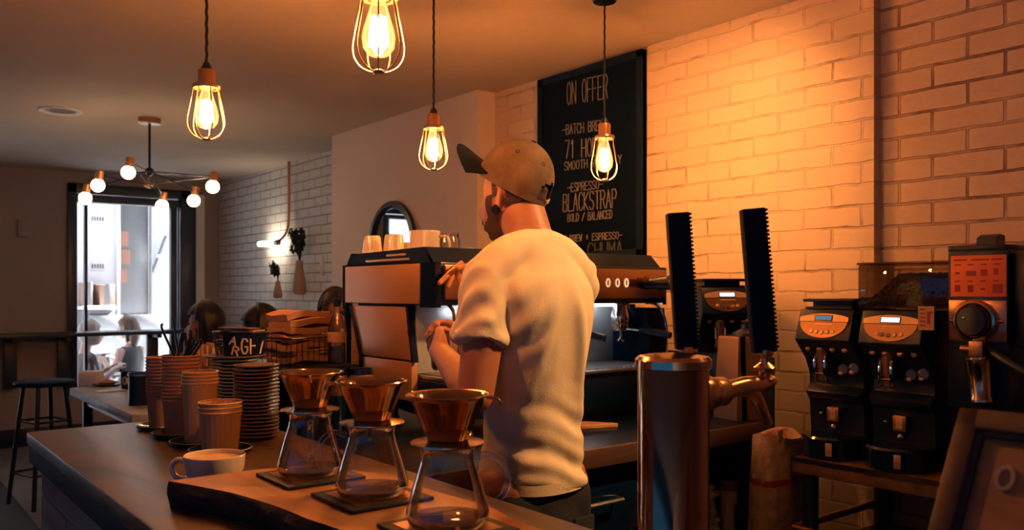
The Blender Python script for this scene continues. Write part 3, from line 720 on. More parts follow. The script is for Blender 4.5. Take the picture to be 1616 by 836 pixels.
# riser at the far end of the counter
t = thing('counter_riser', 'dark box riser beside the espresso machine holding baskets', 'riser', (1.155, 2.73, MZ))
MB().box(-.175, .175, -.23, .185, .185, .20, .003).build('top_board', 'black', t)
for x in (-.165, .155): MB().box(x, x+.01, -.22, .18, 0, .185).build('side_panel', 'blackmat', t)
MB().box(-.155, .155, .16, .17, 0, .185).build('back_panel', 'blackmat', t)
RZ_ = MZ+.20
# wire basket with kraft bags
t = thing('wire_basket', 'black wire basket overfilled with folded kraft bags', 'basket', (1.19, 2.66, RZ_), .25)
b = MB()
bw, bd, bh = .092, .075, .088
for zz, r in ((.003, .0025), (.045, .0016), (bh, .003)):
    b.tube([(-bw, -bd, zz), (bw, -bd, zz), (bw, bd, zz), (-bw, bd, zz), (-bw, -bd, zz)], r, 6)
for k in range(9):
    x = -bw+2*bw*k/8; b.tube([(x, -bd, bh), (x, -bd, .003), (x, bd, .003), (x, bd, bh)], .0014, 5)
for k in range(1, 6):
    y = -bd+2*bd*k/6; b.tube([(-bw, y, bh), (-bw, y, .003), (bw, y, .003), (bw, y, bh)], .0014, 5)
b.build('wire_frame', 'black', t)
rnd = random.Random(5)
for k in range(7):
    z0 = RZ_+.006+k*.0245
    def f(u, v, k=k): return (.168*(u-.5)+.004*math.sin(9*v+k), .128*(v-.5), .004*math.sin(6*u+k*2)+.004*math.cos(5*v+k)-.004*(2*u-1)**2)
    b = MB(); b.sheet(f, 10, 8, .020); o = b.build('kraft_bag', 'kraft', None, angle=50)
    o.location = (1.19+rnd.uniform(-.006, .006), 2.66+rnd.uniform(-.005, .005), z0+.002); o.rotation_euler = (0, 0, .25+rnd.uniform(-.05, .05)*(1 if k > 3 else .4))
    if k == 6: o.rotation_euler = (.04, -.05, .2)
    tag(o, ['folded kraft bag at the bottom of the wire basket', 'second folded kraft bag from the bottom of the wire basket', 'third folded kraft bag up in the wire basket', 'middle folded kraft bag of the wire basket pile',
            'folded kraft bag just above the wire basket rim', 'second folded kraft bag from the top of the pile', 'topmost folded kraft bag on the wire basket pile'][k], 'paper bag', 'kraft bags in the wire basket')
# bottle with pourer
t = thing('syrup_bottle', 'clear glass bottle with dark pourer and tan label', 'bottle', (1.290, 2.585, RZ_))
MB().lathe([(0, 0), (.028, 0), (.031, .004), (.031, .115), (.029, .130), (.013, .165), (.011, .195), (.013, .197), (.013, .203), (.010, .203)], 32).build('glass_body', 'glass', t)
MB().lathe([(0, .003), (.0285, .004), (.0285, .085), (0, .085)], 28).build('liquid', 'liquid', t)
MB().lathe([(.0315, .072), (.0318, .073), (.0318, .105), (.0315, .106)], 32).build('label', 'label', t)
MB().lathe([(0, .19), (.009, .19), (.0145, .204), (.0145, .214), (.006, .22), (.004, .24), (0, .24)], 18).build('pourer', 'black', t)
# dark glasses standing on the machine counter
def dark_glass(x, y, lab, h=.205):
    t = thing('dark_tumbler', lab, 'tumbler', (x, y, MZ), 0, 'dark tumblers in front of the riser')
    MB().lathe(mug_lathe(.036, h, taper=.85), 28).build('body', 'blackgloss', t)
    MB().lathe([(.0362, h*.62), (.0368, h*.63), (.0372, h*.9), (.0366, h*.91)], 28).build('sleeve', 'copperdark', t)
    return t
dark_glass(1.085, 2.37, 'dark tumbler left of the other two before the riser')
dark_glass(1.165, 2.35, 'middle dark tumbler before the riser')
dark_glass(1.245, 2.33, 'dark tumbler nearest the espresso machine side')
# ================================================================== THINGS ON THE BAR
# dark trays, one beneath each cup stack
STK = [(.725, 2.555, .049, .200, 'kraft'), (.725, 2.395, .050, .215, 'kraft'), (.722, 2.225, .046, .183, 'plastic'), (.722, 2.075, .052, .120, 'plastic')]
traylab = ['dark round tray under the farthest kraft cup stack', 'dark round tray under the kraft stack with stirrers', 'dark round tray under the taller clear cup stack', 'dark round tray under the short clear cup stack']
for (x, y, r, h, k), lab in zip(STK, traylab):
    t = thing('round_tray', lab, 'tray', (x, y, BZ), 0, 'round trays under the cup stacks')
    MB().lathe([(0, 0), (.062, 0), (.073, .006), (.075, .012), (.072, .012), (.062, .006), (0, .006)], 32).build('dish', 'blackgloss', t)
    MB().lathe([(.0735, .0108), (.0755, .0122), (.0745, .0132), (.072, .0125)], 32).build('rim', 'greysteel', t)
def nested(x, y, r, h, kind, count, labels, group):
    """a stack of nested cups standing mouth up; every cup is its own thing"""
    cup_h = .095 if kind == 'kraft' else (.155 if h > .15 else .098)
    step = (h-cup_h)/(count-1)
    for k in range(count):
        z = BZ+.0065+k*step
        t = thing('paper_cup' if kind == 'kraft' else 'plastic_cup', labels(k, count), 'cup', (x, y, z), k*.7, group)
        rb = r*.80
        if kind != 'kraft':
            o = MB(); nn = 96; rg = []
            for rr, zz in ((rb-.003, 0), (rb, .001), (rb+.0005, .006), (r-.003, cup_h-.012), (r-.001, cup_h-.008), (r-.001, cup_h-.003), (r-.0035, cup_h-.003), (r-.005, cup_h-.012), (rb-.003, .004)):
                wv = .0010 if .005 < zz < cup_h-.011 else 0
                rg.append([Vector(((rr+wv*math.cos(24*2*PI*q/nn))*math.cos(2*PI*q/nn), (rr+wv*math.cos(24*2*PI*q/nn))*math.sin(2*PI*q/nn), zz)) for q in range(nn)])
            o.loft(rg, cap=True)
        else: o = MB().lathe([(0, .0), (rb, 0), (r-.002, cup_h-.003), (r-.004, cup_h-.003), (rb-.0015, .004), (0, .004)], 32)
        o.build('cup_wall', 'kraftcup' if kind == 'kraft' else 'tumbler', t)
        MB().lathe([(r-.004, cup_h-.004), (r-.001, cup_h-.005), (r+.0008, cup_h-.0025), (r-.001, cup_h), (r-.004, cup_h-.001)], 32).build('rim', 'kraft' if kind == 'kraft' else 'tumbler', t)
def ordn(k, n):
    if k == 0: return 'bottom'
    if k == n-1: return 'topmost'
    if k == n-2: return 'second from the top'
    w_ = ['', 'second', 'third', 'fourth', 'fifth', 'sixth', 'seventh', 'eighth', 'ninth', 'tenth', 'eleventh', 'twelfth', 'thirteenth', 'fourteenth', 'fifteenth', 'sixteenth', 'seventeenth', 'eighteenth', 'nineteenth', 'twentieth', 'twenty first', 'twenty second']
    return w_[k]+' from the bottom'
for (x, y, r, h, kd), cnt, nm in zip(STK, (12, 13, 4, 3), ('farthest kraft cup stack, near the grey table', 'kraft cup stack holding black stirrers', 'taller stack of clear cups', 'short stack of clear cups')):
    nested(x, y, r, h, kd, cnt, lambda k, n, nm=nm: f'cup {ordn(k, n)} in the {nm}', nm[:40].split(',')[0])
# black stirrers standing in the top kraft cup
rnd = random.Random(11); sx, sy = STK[1][0], STK[1][1]; stz = BZ+STK[1][3]-.085
for k in range(11):
    if k < 2: e = Vector(((-.045, -.018)[k], (.02, .006)[k], (.145, .165)[k]))
    else: e = Vector((rnd.uniform(.0, .05), rnd.uniform(-.045, .02), rnd.uniform(.10, .135)))
    b0 = Vector((-e.x*.25, -e.y*.25, .0)); mid = b0.lerp(e, .6)+Vector((rnd.uniform(-.006, .006), rnd.uniform(-.006, .006), 0))
    t = MB().tube([b0, mid, e, e+Vector((rnd.uniform(-.008, .004), 0, .012))], .0034, 7, smooth=4).build('black_straw', 'black'); t.location = (sx, sy, stz+.02)
    tag(t, ['leftmost black straw leaning out of the kraft cups', 'tallest black straw rising from the kraft cups'][k] if k < 2 else 'short black straw in the bunch standing in the kraft cups', 'straw', 'black straws in the kraft cups')
# cup of napkins behind
t = thing('napkin_cup', 'kraft cup filled with folded tan napkins behind the straws', 'cup', (.862, 2.612, BZ))
MB().lathe(mug_lathe(.045, .17, taper=.82), 28).build('cup', 'kraftcup', t)
b = MB(); rnd = random.Random(9)
for k in range(7): b.obox((-.028+.0095*k, rnd.uniform(-.005, .005), .17), (.006, .055, .125+rnd.uniform(-.02, .02)), Ry(rnd.uniform(-.1, .1)) @ Rz(rnd.uniform(-.2, .2)), .001)
b.build('napkins', 'boxtan', t)
# tan cups nested in a tall column behind the machine's near end
pcol = at(560, 460, d=3.16)
for k in range(8):
    t = thing('paper_cup', f'tan cup {ordn(k, 8)} in the tall column behind the espresso machine end', 'cup', (pcol.x, pcol.y, MZ+.002+k*.0375), k*.6, 'tall column of tan cups behind the machine')
    MB().lathe([(0, 0), (.027, 0), (.0365, .107), (.035, .107), (.0258, .004), (0, .004)], 28).build('cup_wall', 'boxtan', t)
    MB().lathe([(.035, .106), (.0375, .1065), (.038, .109), (.036, .111), (.035, .109)], 28).build('rim', 'boxtan', t)
# saucer stacks
def saucer_mb(r, hh=.012):
    return MB().lathe([(0, 0), (r*.55, 0), (r*.60, .003), (r*.9, hh*.55), (r, hh*.78), (r*1.0, hh), (r*.985, hh*1.02), (r*.88, hh*.72), (r*.55, .0045), (0, .004)], 40)
def saucer_stack(x, y, r, n, pitch, nm):
    first = None
    for k in range(n):
        if first is None: first = saucer_mb(r).build('saucer', 'saucer'); o = first
        else: o = first.copy(); COL.objects.link(o)
        o.location = (x+random.uniform(-.0015, .0015), y+random.uniform(-.0015, .0015), BZ+.0004+k*pitch); o.rotation_euler = (0, 0, random.uniform(0, 6))
        tag(o, f'brown saucer {ordn(k, n)} in the {nm}', 'saucer', nm)
saucer_stack(.872, 2.225, .0605, 20, .0098, 'front saucer stack right of the cups')
saucer_stack(.885, 2.425, .068, 20, .0098, 'back saucer stack under the lettered basket')
pz = BZ+20*.0098+.0035
o = saucer_mb(.088, .013).build('dinner_plate', 'saucer'); o.location = (.885, 2.425, pz); tag(o, 'wide brown plate lying on top of the back saucer stack', 'plate')
# lettered basket on the plate
bx = thing('lettered_basket', 'dark oval basket with black lettered label on the plate stack', 'basket', (.905, 2.43, pz+.0055), -.95)
def oval(rx, ry, z, n=36): return [Vector((rx*math.cos(2*PI*k/n), ry*math.sin(2*PI*k/n), z)) for k in range(n)]
b = MB(); H = .072
for zz, r in ((.002, .002), (.024, .0014), (.048, .0014), (H, .0032)):
    p_ = oval(.085*(.86+.14*zz/H), .058*(.86+.14*zz/H), zz); b.tube(p_+[p_[0]], r, 6)
for k in range(24):
    a = 2*PI*k/24; b.tube([(.074*math.cos(a), .050*math.sin(a), .002), (.085*math.cos(a), .058*math.sin(a), H)], .0014, 5)
b.loft([oval(.073, .049, .001), oval(.073, .049, .003)]); b.build('wire_frame', 'black', bx)
b = MB(); lb = lambda a, z, o=0: Vector(((.085*(.86+.14*z/H)+.004+o)*math.cos(a), (.058*(.86+.14*z/H)+.004+o)*math.sin(a), z))
a0, a1 = -1.75, -.12
b.sheet(lambda u, v: lb(a0+(a1-a0)*u, .006+v*(H-.01)), 14, 4, .0012); lo = b.build('label_band', 'black', bx)
b = MB()
def on_band(ch, a, z, h, w_, tilt=0, th=.006):
    c = lb(a, z, .0045); tg = (lb(a+.02, z)-lb(a-.02, z)).normalized(); up = Vector((0, 0, 1)); up = (up+tg*tilt).normalized(); tg2 = (tg-up*tg.dot(up)).normalized()
    letters(b, ch, w_, h, th, plane(c-tg2*w_/2, tg2, up))
on_band('A', -1.40, .039, .022, .018, .25, .0045); on_band('R', -1.33, .010, .023, .017, .25, .0045)
on_band('G', -.98, .014, .042, .016, 0, .0045); on_band('F', -.66, .014, .042, .015, 0, .0045); on_band('/', -.30, .014, .036, .010, 0, .0045)
b.build('lettering', 'letter', lo)
rnd = random.Random(21)
for k in range(12):
    o = MB().obox((0, 0, 0), (.105, .062, .0035), None, .001).build('paper_packet', 'fascia' if k % 2 else 'kraft')
    o.location = (.905+rnd.uniform(-.010, .010), 2.43+rnd.uniform(-.008, .008), pz+.0145+k*.0068); o.rotation_euler = (rnd.uniform(-.02, .02), rnd.uniform(-.02, .02), -.95+rnd.uniform(-.14, .14))
    tag(o, f'brown paper packet {ordn(k, 12)} in the lettered basket pile', 'paper packet', 'paper packets in the lettered basket')
# latte cup
t = thing('latte_cup', 'wide cream cup of milky coffee standing left of the wooden slab', 'cup', (.585, 1.714, BZ))
MB().lathe([(0, .003), (.030, .003), (.031, 0), (.034, 0), (.035, .005), (.050, .018), (.058, .040), (.060, .066), (.0588, .0675), (.0572, .066), (.055, .040), (.046, .018), (0, .010)], 48).build('cup_body', 'ceramic', t)
MB().lathe([(0, .058), (.0563, .058), (.0563, .0575), (0, .0565)], 40).build('coffee', 'latte', t)
ha = -Rv
MB().tube([ha*.056+Vector((0, 0, .052)), ha*.075+Vector((0, 0, .056)), ha*.086+Vector((0, 0, .042)), ha*.078+Vector((0, 0, .022)), ha*.052+Vector((0, 0, .016))], .0055, 10, smooth=6).build('handle', 'ceramic', t)
# ------------------------------------------------------------------ live edge slab
t = thing('wood_slab', 'thick live edge wooden slab carrying the coffee drippers', 'board', (.68, 1.0, BZ))
near = [(.463, 1.60), (.50, 1.50), (.523, 1.427), (.545, 1.30), (.552, 1.20), (.563, 1.118), (.560, 1.0), (.572, .85), (.565, .70), (.575, .52)]
far = [(.60, 1.60), (.667, 1.585), (.725, 1.535), (.78, 1.45), (.815, 1.37), (.80, 1.25), (.812, 1.1), (.792, .98), (.80, .85), (.79, .70), (.80, .52)]
NP = 60
def smp(pl, u):
    P_, _ = spline([Vector((a, b_, 0)) for a, b_ in pl], [0]*len(pl), 10); i = u*(len(P_)-1); j = min(int(i), len(P_)-2); return P_[j].lerp(P_[j+1], i-j)
off = Vector((.68, 1.0, 0))
top, side = MB(), MB()
ringN = [smp(near, k/NP)-off for k in range(NP+1)]; ringF = [smp(far, k/NP)-off for k in range(NP+1)]
def wob(p, s): return .004*noise.noise(Vector((p.x*30, p.y*30, s)))
loop = ringN+ringF[::-1]
TH = .05
cen = Vector((0, 0, 0))
def outw(i):
    a, c = loop[i-1], loop[(i+1) % len(loop)]; d = (c-a).normalized(); return Vector((-d.y, d.x, 0))
sgn = 1 if outw(20).x < 0 else -1
prof = [(0, TH), (.003, TH-.003), (.009, TH-.014), (.010, TH*.5), (.004, .012), (-.006, 0.0005)]
rings = []
for o_, z in prof:
    rings.append([p+outw(i)*sgn*(o_+(wob(p, z*60)*1.6 if o_ else 0))+Vector((0, 0, z)) for i, p in enumerate(loop)])
side.loft(rings, cap=False); n = len(loop); side.bm.verts.ensure_lookup_table()
side.build('bark_edge', 'bark', t)
vt = [Vector((p.x, p.y, TH)) for p in loop]; fc = [(k, k+1, n-2-k, n-1-k) for k in range(NP)]
top.add(vt, fc); vt2 = [Vector((p.x, p.y, .0008)) for p in loop]; top.add(vt2, fc); top.build('wood_face', 'slab', t, flat=True)
SZ = BZ+TH
# ------------------------------------------------------------------ pour over stations
def pour_over(x, y, hang, i):
    s = thing('slate_coaster', ['black square coaster under the farthest dripper server', 'black square coaster under the middle dripper server', 'black square coaster under the nearest dripper server'][i], 'coaster', (x, y, SZ+.0006), 0, 'black coasters on the wooden slab')
    MB().box(-.075, .075, -.075, .075, 0, .006, .0015).build('slab_base', 'stone', s)
    MB().box(-.058, .058, -.058, .058, .006, .0068).build('inset', 'copperdark', s)
    t = thing('glass_server', ['glass coffee server with handle turned left, farthest of the row', 'middle glass coffee server with a round loop handle at left', 'nearest glass coffee server with its handle at right'][i], 'coffee server', (x, y, SZ+.0076), hang, 'glass servers on the wooden slab')
    pr = [(0, .0), (.046, .0), (.056, .004), (.0605, .013), (.060, .022), (.050, .058), (.040, .090), (.0375, .104), (.040, .112), (.0435, .115)]
    MB().lathe(pr, 48).build('glass_body', 'glass', t)
    MB().lathe([(.0435, .1145), (.045, .1155), (.0445, .1172), (.0425, .1165)], 48).build('rim', 'glass', t)
    MB().lathe([(0, .003), (.045, .003), (.054, .007), (.0575, .0125), (0, .0125)], 40).build('coffee_film', 'liquid', t)
    MB().tube([(.040, 0, .098), (.060, 0, .104), (.080, 0, .094), (.088, 0, .072), (.082, 0, .048), (.066, 0, .036), (.055, 0, .042)], .0048, 10, smooth=6).build('handle', 'glass', t)
    d = thing('steel_dripper', ['copper toned ribbed dripper on the farthest glass server', 'copper toned ribbed dripper on the middle glass server', 'copper toned ribbed dripper on the nearest glass server'][i], 'coffee dripper', (x, y, SZ+.0076+.1175), hang, 'cone drippers on the glass servers')
    MB().lathe([(.024, .004), (.028, .002), (.050, .0), (.0535, .001), (.0535, .003), (.050, .0035), (.030, .006)], 56).build('flange', 'copper', d)
    nn = 72; rings = []
    for r, z in ((.026, .003), (.029, .006), (.036, .025), (.045, .045), (.054, .064), (.057, .068), (.059, .0695), (.0595, .071), (.0585, .072), (.0565, .0705), (.052, .064), (.043, .045), (.034, .025), (.027, .008), (.02, .006)):
        w_ = .0011 if .006 < z < .064 else 0
        rings.append([Vector(((r+w_*math.cos(24*2*PI*k/nn))*math.cos(2*PI*k/nn), (r+w_*math.cos(24*2*PI*k/nn))*math.sin(2*PI*k/nn), z)) for k in range(nn)])
    MB().loft(rings, cap=False).lathe([(0, .0065), (.0205, .0060), (.0205, .0075), (0, .0075)], 24).build('cone', 'dripper', d, angle=60)
    MB().lathe([(.0575, .0690), (.0600, .0695), (.0606, .0710), (.0598, .0724), (.0578, .0720)], 56).build('rim', 'copper', d)
    MB().tube([(.058, 0, .069), (.072, 0, .066), (.078, 0, .058)], .0028, 8, smooth=4).build('grip', 'copper', d)
aR = -YAW
pour_over(.677, 1.465, -2.0, 0)
pour_over(.690, 1.255, aR+PI+.15, 1)
pour_over(.684, 1.020, aR-.15, 2)
# ------------------------------------------------------------------ tap tower
TX, TY = .92, .80
t = thing('tap_tower', 'polished copper toned column tap tower on the bar', 'tap tower', (TX, TY, BZ))
hT = .298
MB().lathe([(0, 0), (.075, 0), (.075, .006), (.053, .010), (.050, .016), (.050, hT-.004), (.0475, hT), (.0, hT)], 64).build('column', 'tower', t)
MB().lathe([(.0505, hT-.012), (.0535, hT-.010), (.0535, hT+.001), (.049, hT+.006), (.03, hT+.009), (0, hT+.010)], 64).build('cap', 'copper', t)
for k, (ang, lab) in enumerate(((0.0, 'a'), (math.radians(35), 'b'))):
    dv = Vector((math.cos(ang), math.sin(ang), 0)); z = hT-.052
    R = Rz(ang) @ Ry(PI/2)
    fa = MB()
    fa.lathe([(0, .045), (.024, .045), (.026, .05), (.026, .075), (.024, .078), (.018, .079), (.018, .086), (.022, .088), (.022, .108), (.020, .112), (.014, .114), (.012, .13), (0, .13)], 32, (0, 0, z), R)
    fo = fa.build('shank_collar', 'brass', t)
    f2 = MB()
    f2.tube([dv*.115+Vector((0, 0, z)), dv*.16+Vector((0, 0, z+.004)), dv*.20+Vector((0, 0, z+.004)), dv*.235+Vector((0, 0, z+.008))], [.0125, .015, .014, .009], 16, smooth=5)
    f2.tube([dv*.165+Vector((0, 0, z)), dv*.19+Vector((0, 0, z-.012)), dv*.208+Vector((0, 0, z-.035)), dv*.222+Vector((0, 0, z-.058))], [.013, .011, .009, .008], 14, smooth=5)
    f2.build('spout', 'brass', t)
    hb = dv*.215+Vector((0, 0, z+.008))
    MB().lathe([(0, -.004), (.012, -.004), (.014, .004), (.009, .010), (.016, .016), (.017, .022), (.011, .027), (.007, .030), (.007, .036), (.013, .042), (.014, .050), (0, .050)], 24, hb).build('lever_ferrule', 'brass', t)
    # slab shaped handle with a notched edge, leaning a little
    hm = MB(); lean = Ry(-.085) if k == 0 else Ry(-.07)
    hm.M = Matrix.Translation(hb+Vector((0, 0, .046))) @ (Rz(-YAW) @ lean).to_4x4()
    hm.box(-.019, .017, -.012, .012, 0, .226, .002)
    for q in range(34): hm.box(.016, .0205, -.011, .011, .006+q*.0065, .006+q*.0065+.0038, .0008, 1)
    hm.build('tap_handle', 'blackmat', t)
# ------------------------------------------------------------------ tilted wooden sign at the near end of the bar
t = thing('tilted_sign', 'leaning dark framed wooden sign with a pale letter at lower right', 'sign', (.735, .398, BZ))
ex = Vector((0, -1, 0)); ey = Vector((.165, 0, .275)).normalized(); Mp = plane(Vector((0, 0, .0)), ex, ey)
hS = .321; wS = .34
b = MB(); b.M = Mp; b.box(0, wS, 0, hS, -.014, -.002, .002); b.build('board', 'signwood', t)
b = MB(); b.M = Mp
for a in ((0, .022, 0, hS), (wS-.022, wS, 0, hS), (0, wS, hS-.022, hS), (0, wS, 0, .022)): b.box(a[0], a[1], a[2], a[3], -.016, .006, .003)
b.build('frame', 'fascia', t)
b = MB(); b.M = Mp
for a in ((.022, .028, .022, hS-.022), (.022, wS-.022, hS-.028, hS-.022)): b.box(a[0], a[1], a[2], a[3], -.004, .003)
b.build('inner_bead', 'black', t)
b = MB(); letters(b, 'O', .0145, .022, .0034, Mp @ Matrix.Translation((.048, .243, -.001))); b.build('lettering', 'letter', t)
MB().tube([(.150, -.02, .225), (.235, -.02, 0.004)], .006, 8).tube([(.150, -.32, .225), (.235, -.32, .004)], .006, 8).build('easel_leg', 'black', t)
# ================================================================== ESPRESSO MACHINE
ex0, ex1, ey0, ey1 = 1.386, 2.39, 2.12, 2.71
t = thing('espresso_machine', 'large espresso machine with warm tinted steel side panels on the back counter', 'espresso machine', (1.386, 2.12, MZ))
ox, oy, oz = 1.386, 2.12, MZ
Lx = ex1-ex0
RY = Ry(PI/2); 
def side_poly(mb, yz, x0, x1, bev=0.0):
    """polygon in world (y, z), thick along x"""
    old = mb.M; m4 = Matrix.Identity(4); m4[0][0] = 0; m4[0][2] = 1; m4[1][0] = 1; m4[1][1] = 0; m4[1][2] = 0; m4[2][1] = 1; m4[2][2] = 0
    mb.M = old @ m4; mb.prism([(y-oy, z-oz) for y, z in yz], x0, x1, bev=bev); mb.M = old
# dark main housing
b = MB()
side_poly(b, [(2.20, 1.32), (2.205, 1.445), (2.715, 1.445), (2.715, 1.32)], .006, Lx-.006, .003)
side_poly(b, [(2.30, 1.10), (2.30, 1.33), (2.66, 1.33), (2.58, 1.10)], .02, Lx-.02)
side_poly(b, [(2.125, 1.318), (2.125, 1.448), (2.205, 1.448), (2.205, 1.318)], .0, Lx, .004)
b.build('housing', 'black', t)
# steel side panels, warm reflection painted in (near end seen), dark trims
for s_ in (0, 1):
    x0, x1 = (-.012, .004) if s_ == 0 else (Lx-.004, Lx+.012)
    b = MB(); side_poly(b, [(2.207, 1.322), (2.204, 1.446), (2.692, 1.446), (2.692, 1.322)], x0, x1, .002); o = b.build('upper_side_panel', 'panel', t)
    x0, x1 = (-.004, .02) if s_ == 0 else (Lx-.02, Lx+.004)
    b = MB(); side_poly(b, [(2.29, 1.312), (2.655, 1.312), (2.578, 1.145), (2.255, 1.145)], x0, x1, .003); b.build('lower_side_panel', 'panel', t)
    b = MB(); side_poly(b, [(2.262, 1.140), (2.572, 1.140), (2.572, 1.018), (2.262, 1.018)], x0, x1, .003); b.build('base_side_panel', 'panel', t)
    x0, x1 = (-.008, .012) if s_ == 0 else (Lx-.012, Lx+.008)
    b = MB(); side_poly(b, [(2.655, 1.312), (2.672, 1.312), (2.595, 1.14), (2.595, 1.01), (2.575, 1.01), (2.575, 1.14)], x0, x1)
    b.build('side_trim', 'blackgloss', t); b = MB()
    side_poly(b, [(2.692, 1.30), (2.692, 1.452), (2.718, 1.452), (2.718, 1.30)], x0, x1); side_poly(b, [(2.692, 1.0), (2.692, 1.30), (2.704, 1.30), (2.704, 1.0)], x0, x1)
    b.build('rear_trim', 'blackgloss', t); b = MB(); side_poly(b, [(2.245, 1.14), (2.278, 1.312), (2.292, 1.312), (2.257, 1.14)], x0, x1); b.build('front_trim', 'blackgloss', t); b = MB()
    side_poly(b, [(2.12, 1.312), (2.12, 1.449), (2.206, 1.449), (2.206, 1.312)], x0, x1); b.build('corner_cover', 'blackgloss', t)
    screw = MB().lathe([(0, 0), (.006, 0), (.006, .003), (0, .003)], 12, (-.0045 if s_ == 0 else Lx+.0045, 2.275-oy, 1.235-oz), Ry(-PI/2 if s_ == 0 else PI/2)); screw.build('screw', 'black', t)
# body base, steam platform, drip tray
b = MB(); side_poly(b, [(2.06, .975), (2.06, 1.085), (2.30, 1.085), (2.60, 1.10), (2.60, 1.0), (2.30, .975)], .02, Lx-.02, .004); b.build('base', 'black', t)
b = MB(); b.box(.03, Lx-.03, 2.04-oy, 2.29-oy, 1.086-oz, 1.098-oz, .003)
for k in range(40): b.box(.05+k*(Lx-.1)/40, .05+k*(Lx-.1)/40+.012, 2.055-oy, 2.275-oy, 1.098-oz, 1.102-oz)
b.build('drip_tray', 'greysteel', t)
b = MB(); b.box(.03, Lx-.03, 2.29-oy, 2.30-oy, 1.10-oz, 1.318-oz, .002); b.build('backsplash', 'splash', t)
MB().box(.15, Lx-.12, 2.215-oy, 2.235-oy, 1.306-oz, 1.3175-oz, .002).build('work_light', 'worklight', t)
for x in (.10, Lx-.10):
    for y in (2.12, 2.55): MB().lathe([(0, 0), (.024, 0), (.026, .004), (.018, .02), (.018, .07), (0, .07)], 20, (x, y-oy, 0)).build('foot', 'greysteel', t)
# cup tray: dark sloping guard with slots
b = MB(); zz = 1.448
side_poly(b, [(2.14, zz), (2.19, 1.497), (2.20, 1.497), (2.155, zz)], .0, Lx)
side_poly(b, [(2.69, zz), (2.66, 1.492), (2.67, 1.492), (2.708, zz)], .0, Lx)
for x in (.0, Lx-.012): side_poly(b, [(2.14, zz), (2.20, 1.497), (2.60, 1.490), (2.67, 1.485), (2.70, zz)], x, x+.012)
b.box(0, Lx, 2.15-oy, 2.70-oy, zz-oz-.004, zz-oz+.002); b.build('cup_tray', 'blackmat', t)
b = MB()
for zz2, ya, yb in ((1.478, 2.30, 2.42), (1.463, 2.28, 2.56)): b.box(-.003, .001, ya-oy, yb-oy, zz2-oz-.004, zz2-oz+.003, .001)
b.build('tray_slot', 'goldpanel', t)
# front panel with lit letters
b = MB(); b.box(.02, Lx-.006, -.012, .002, 1.335-oz, 1.44-oz, .004); fp = b.build('front_panel', 'copperdark', t)
b = MB()
y_ = ey0-.0125
for k, px in enumerate((959.5, 974.5, 988.5)):
    p = at(px, 446, Y=y_); letters(b, 'O', .0165, .027, .0052 if k == 2 else .0040, plane(Vector((p.x-ox-.008, -.0125, p.z-oz-.0135)), (1, 0, 0), (0, 0, 1)), depth=.002)
b.build('lettering', 'glowletter', fp)
# three groups with portafilters
for gx in (.20, .53, .855):
    g = MB(); g.lathe([(0, 0), (.036, 0), (.038, .006), (.038, .03), (.030, .05), (.030, .08), (0, .08)], 28, (gx, 2.20-oy, 1.245-oz)); go = g.build('group_head', 'chrome', t)
    MB().lathe([(0, 0), (.020, 0), (.032, .006), (.036, .02), (.036, .032), (0, .032)], 28, (gx, 2.20-oy, 1.212-oz)).tube([(gx, 2.17-oy, 1.226-oz), (gx+.02, 2.12-oy, 1.222-oz)], .007, 8).build('portafilter', 'chrome', go)
    MB().tube([(gx+.02, 2.125-oy, 1.222-oz), (gx+.04, 2.07-oy, 1.215-oz), (gx+.055, 2.01-oy, 1.205-oz)], [.010, .014, .012], 12, smooth=4).build('portafilter_handle', 'black', go)
    MB().tube([(gx, 2.20-oy, 1.215-oz), (gx, 2.20-oy, 1.19-oz), (gx-.014, 2.20-oy, 1.178-oz)], .006, 8).tube([(gx, 2.20-oy, 1.19-oz), (gx+.014, 2.20-oy, 1.178-oz)], .006, 8).build('spout', 'chrome', go)
    # paddle lever with wooden grip
    MB().cyl((gx, 2.12-oy, 1.40-oz), (gx, 2.075-oy, 1.405-oz), .014, n=16).build('paddle_base', 'copperdark', t)
# wooden levers at the near end
pw = at(712, 432, Y=2.06)
for k, (qa, qb) in enumerate((((728, 415), (694, 446)), ((718, 425), (707, 452)), ((722, 428), (727, 450)), ((745, 418), (722, 424)))):
    a = at(*qa, Y=2.085-.004*k)-Vector((ox, oy, oz)); c = at(*qb, Y=2.05-.004*k)-Vector((ox, oy, oz))
    MB().limb([a, a.lerp(c, .5), c], [.0075, .009, .0075], 12, 3).build('wooden_lever', 'handlewood', t)
# steam wands and knobs
for x, sg in ((.055, -1), (Lx-.06, 1)):
    MB().tube([(x, 2.17-oy, 1.33-oz), (x+.012*sg, 2.10-oy, 1.30-oz), (x+.02*sg, 2.075-oy, 1.22-oz), (x-.005*sg, 2.055-oy, 1.13-oz)], .0055, 10, smooth=6).build('steam_wand', 'chrome', t)
k0 = Vector((Lx-.12, -.012, 1.388-oz))
b = MB(); R = Rx(PI/2)
b.cyl(k0, k0+Vector((.02, -.045, .002)), .020, n=20); b.cyl(k0+Vector((.02, -.045, .002)), k0+Vector((.035, -.085, .004)), .024, .026, n=20); b.build('steam_knob', 'black', t)
kk = k0+Vector((.035, -.0855, .004)); MB().cyl(kk, kk+Vector((.0012, -.003, 0)), .011, n=16).build('knob_cap', 'goldpanel', t)
# right hand end: tall dark hot water housing
b = MB(); side_poly(b, [(2.10, 1.10), (2.12, 1.30), (2.60, 1.30), (2.60, 1.10)], Lx-.10, Lx, .004); b.build('end_housing', 'blackmat', t)
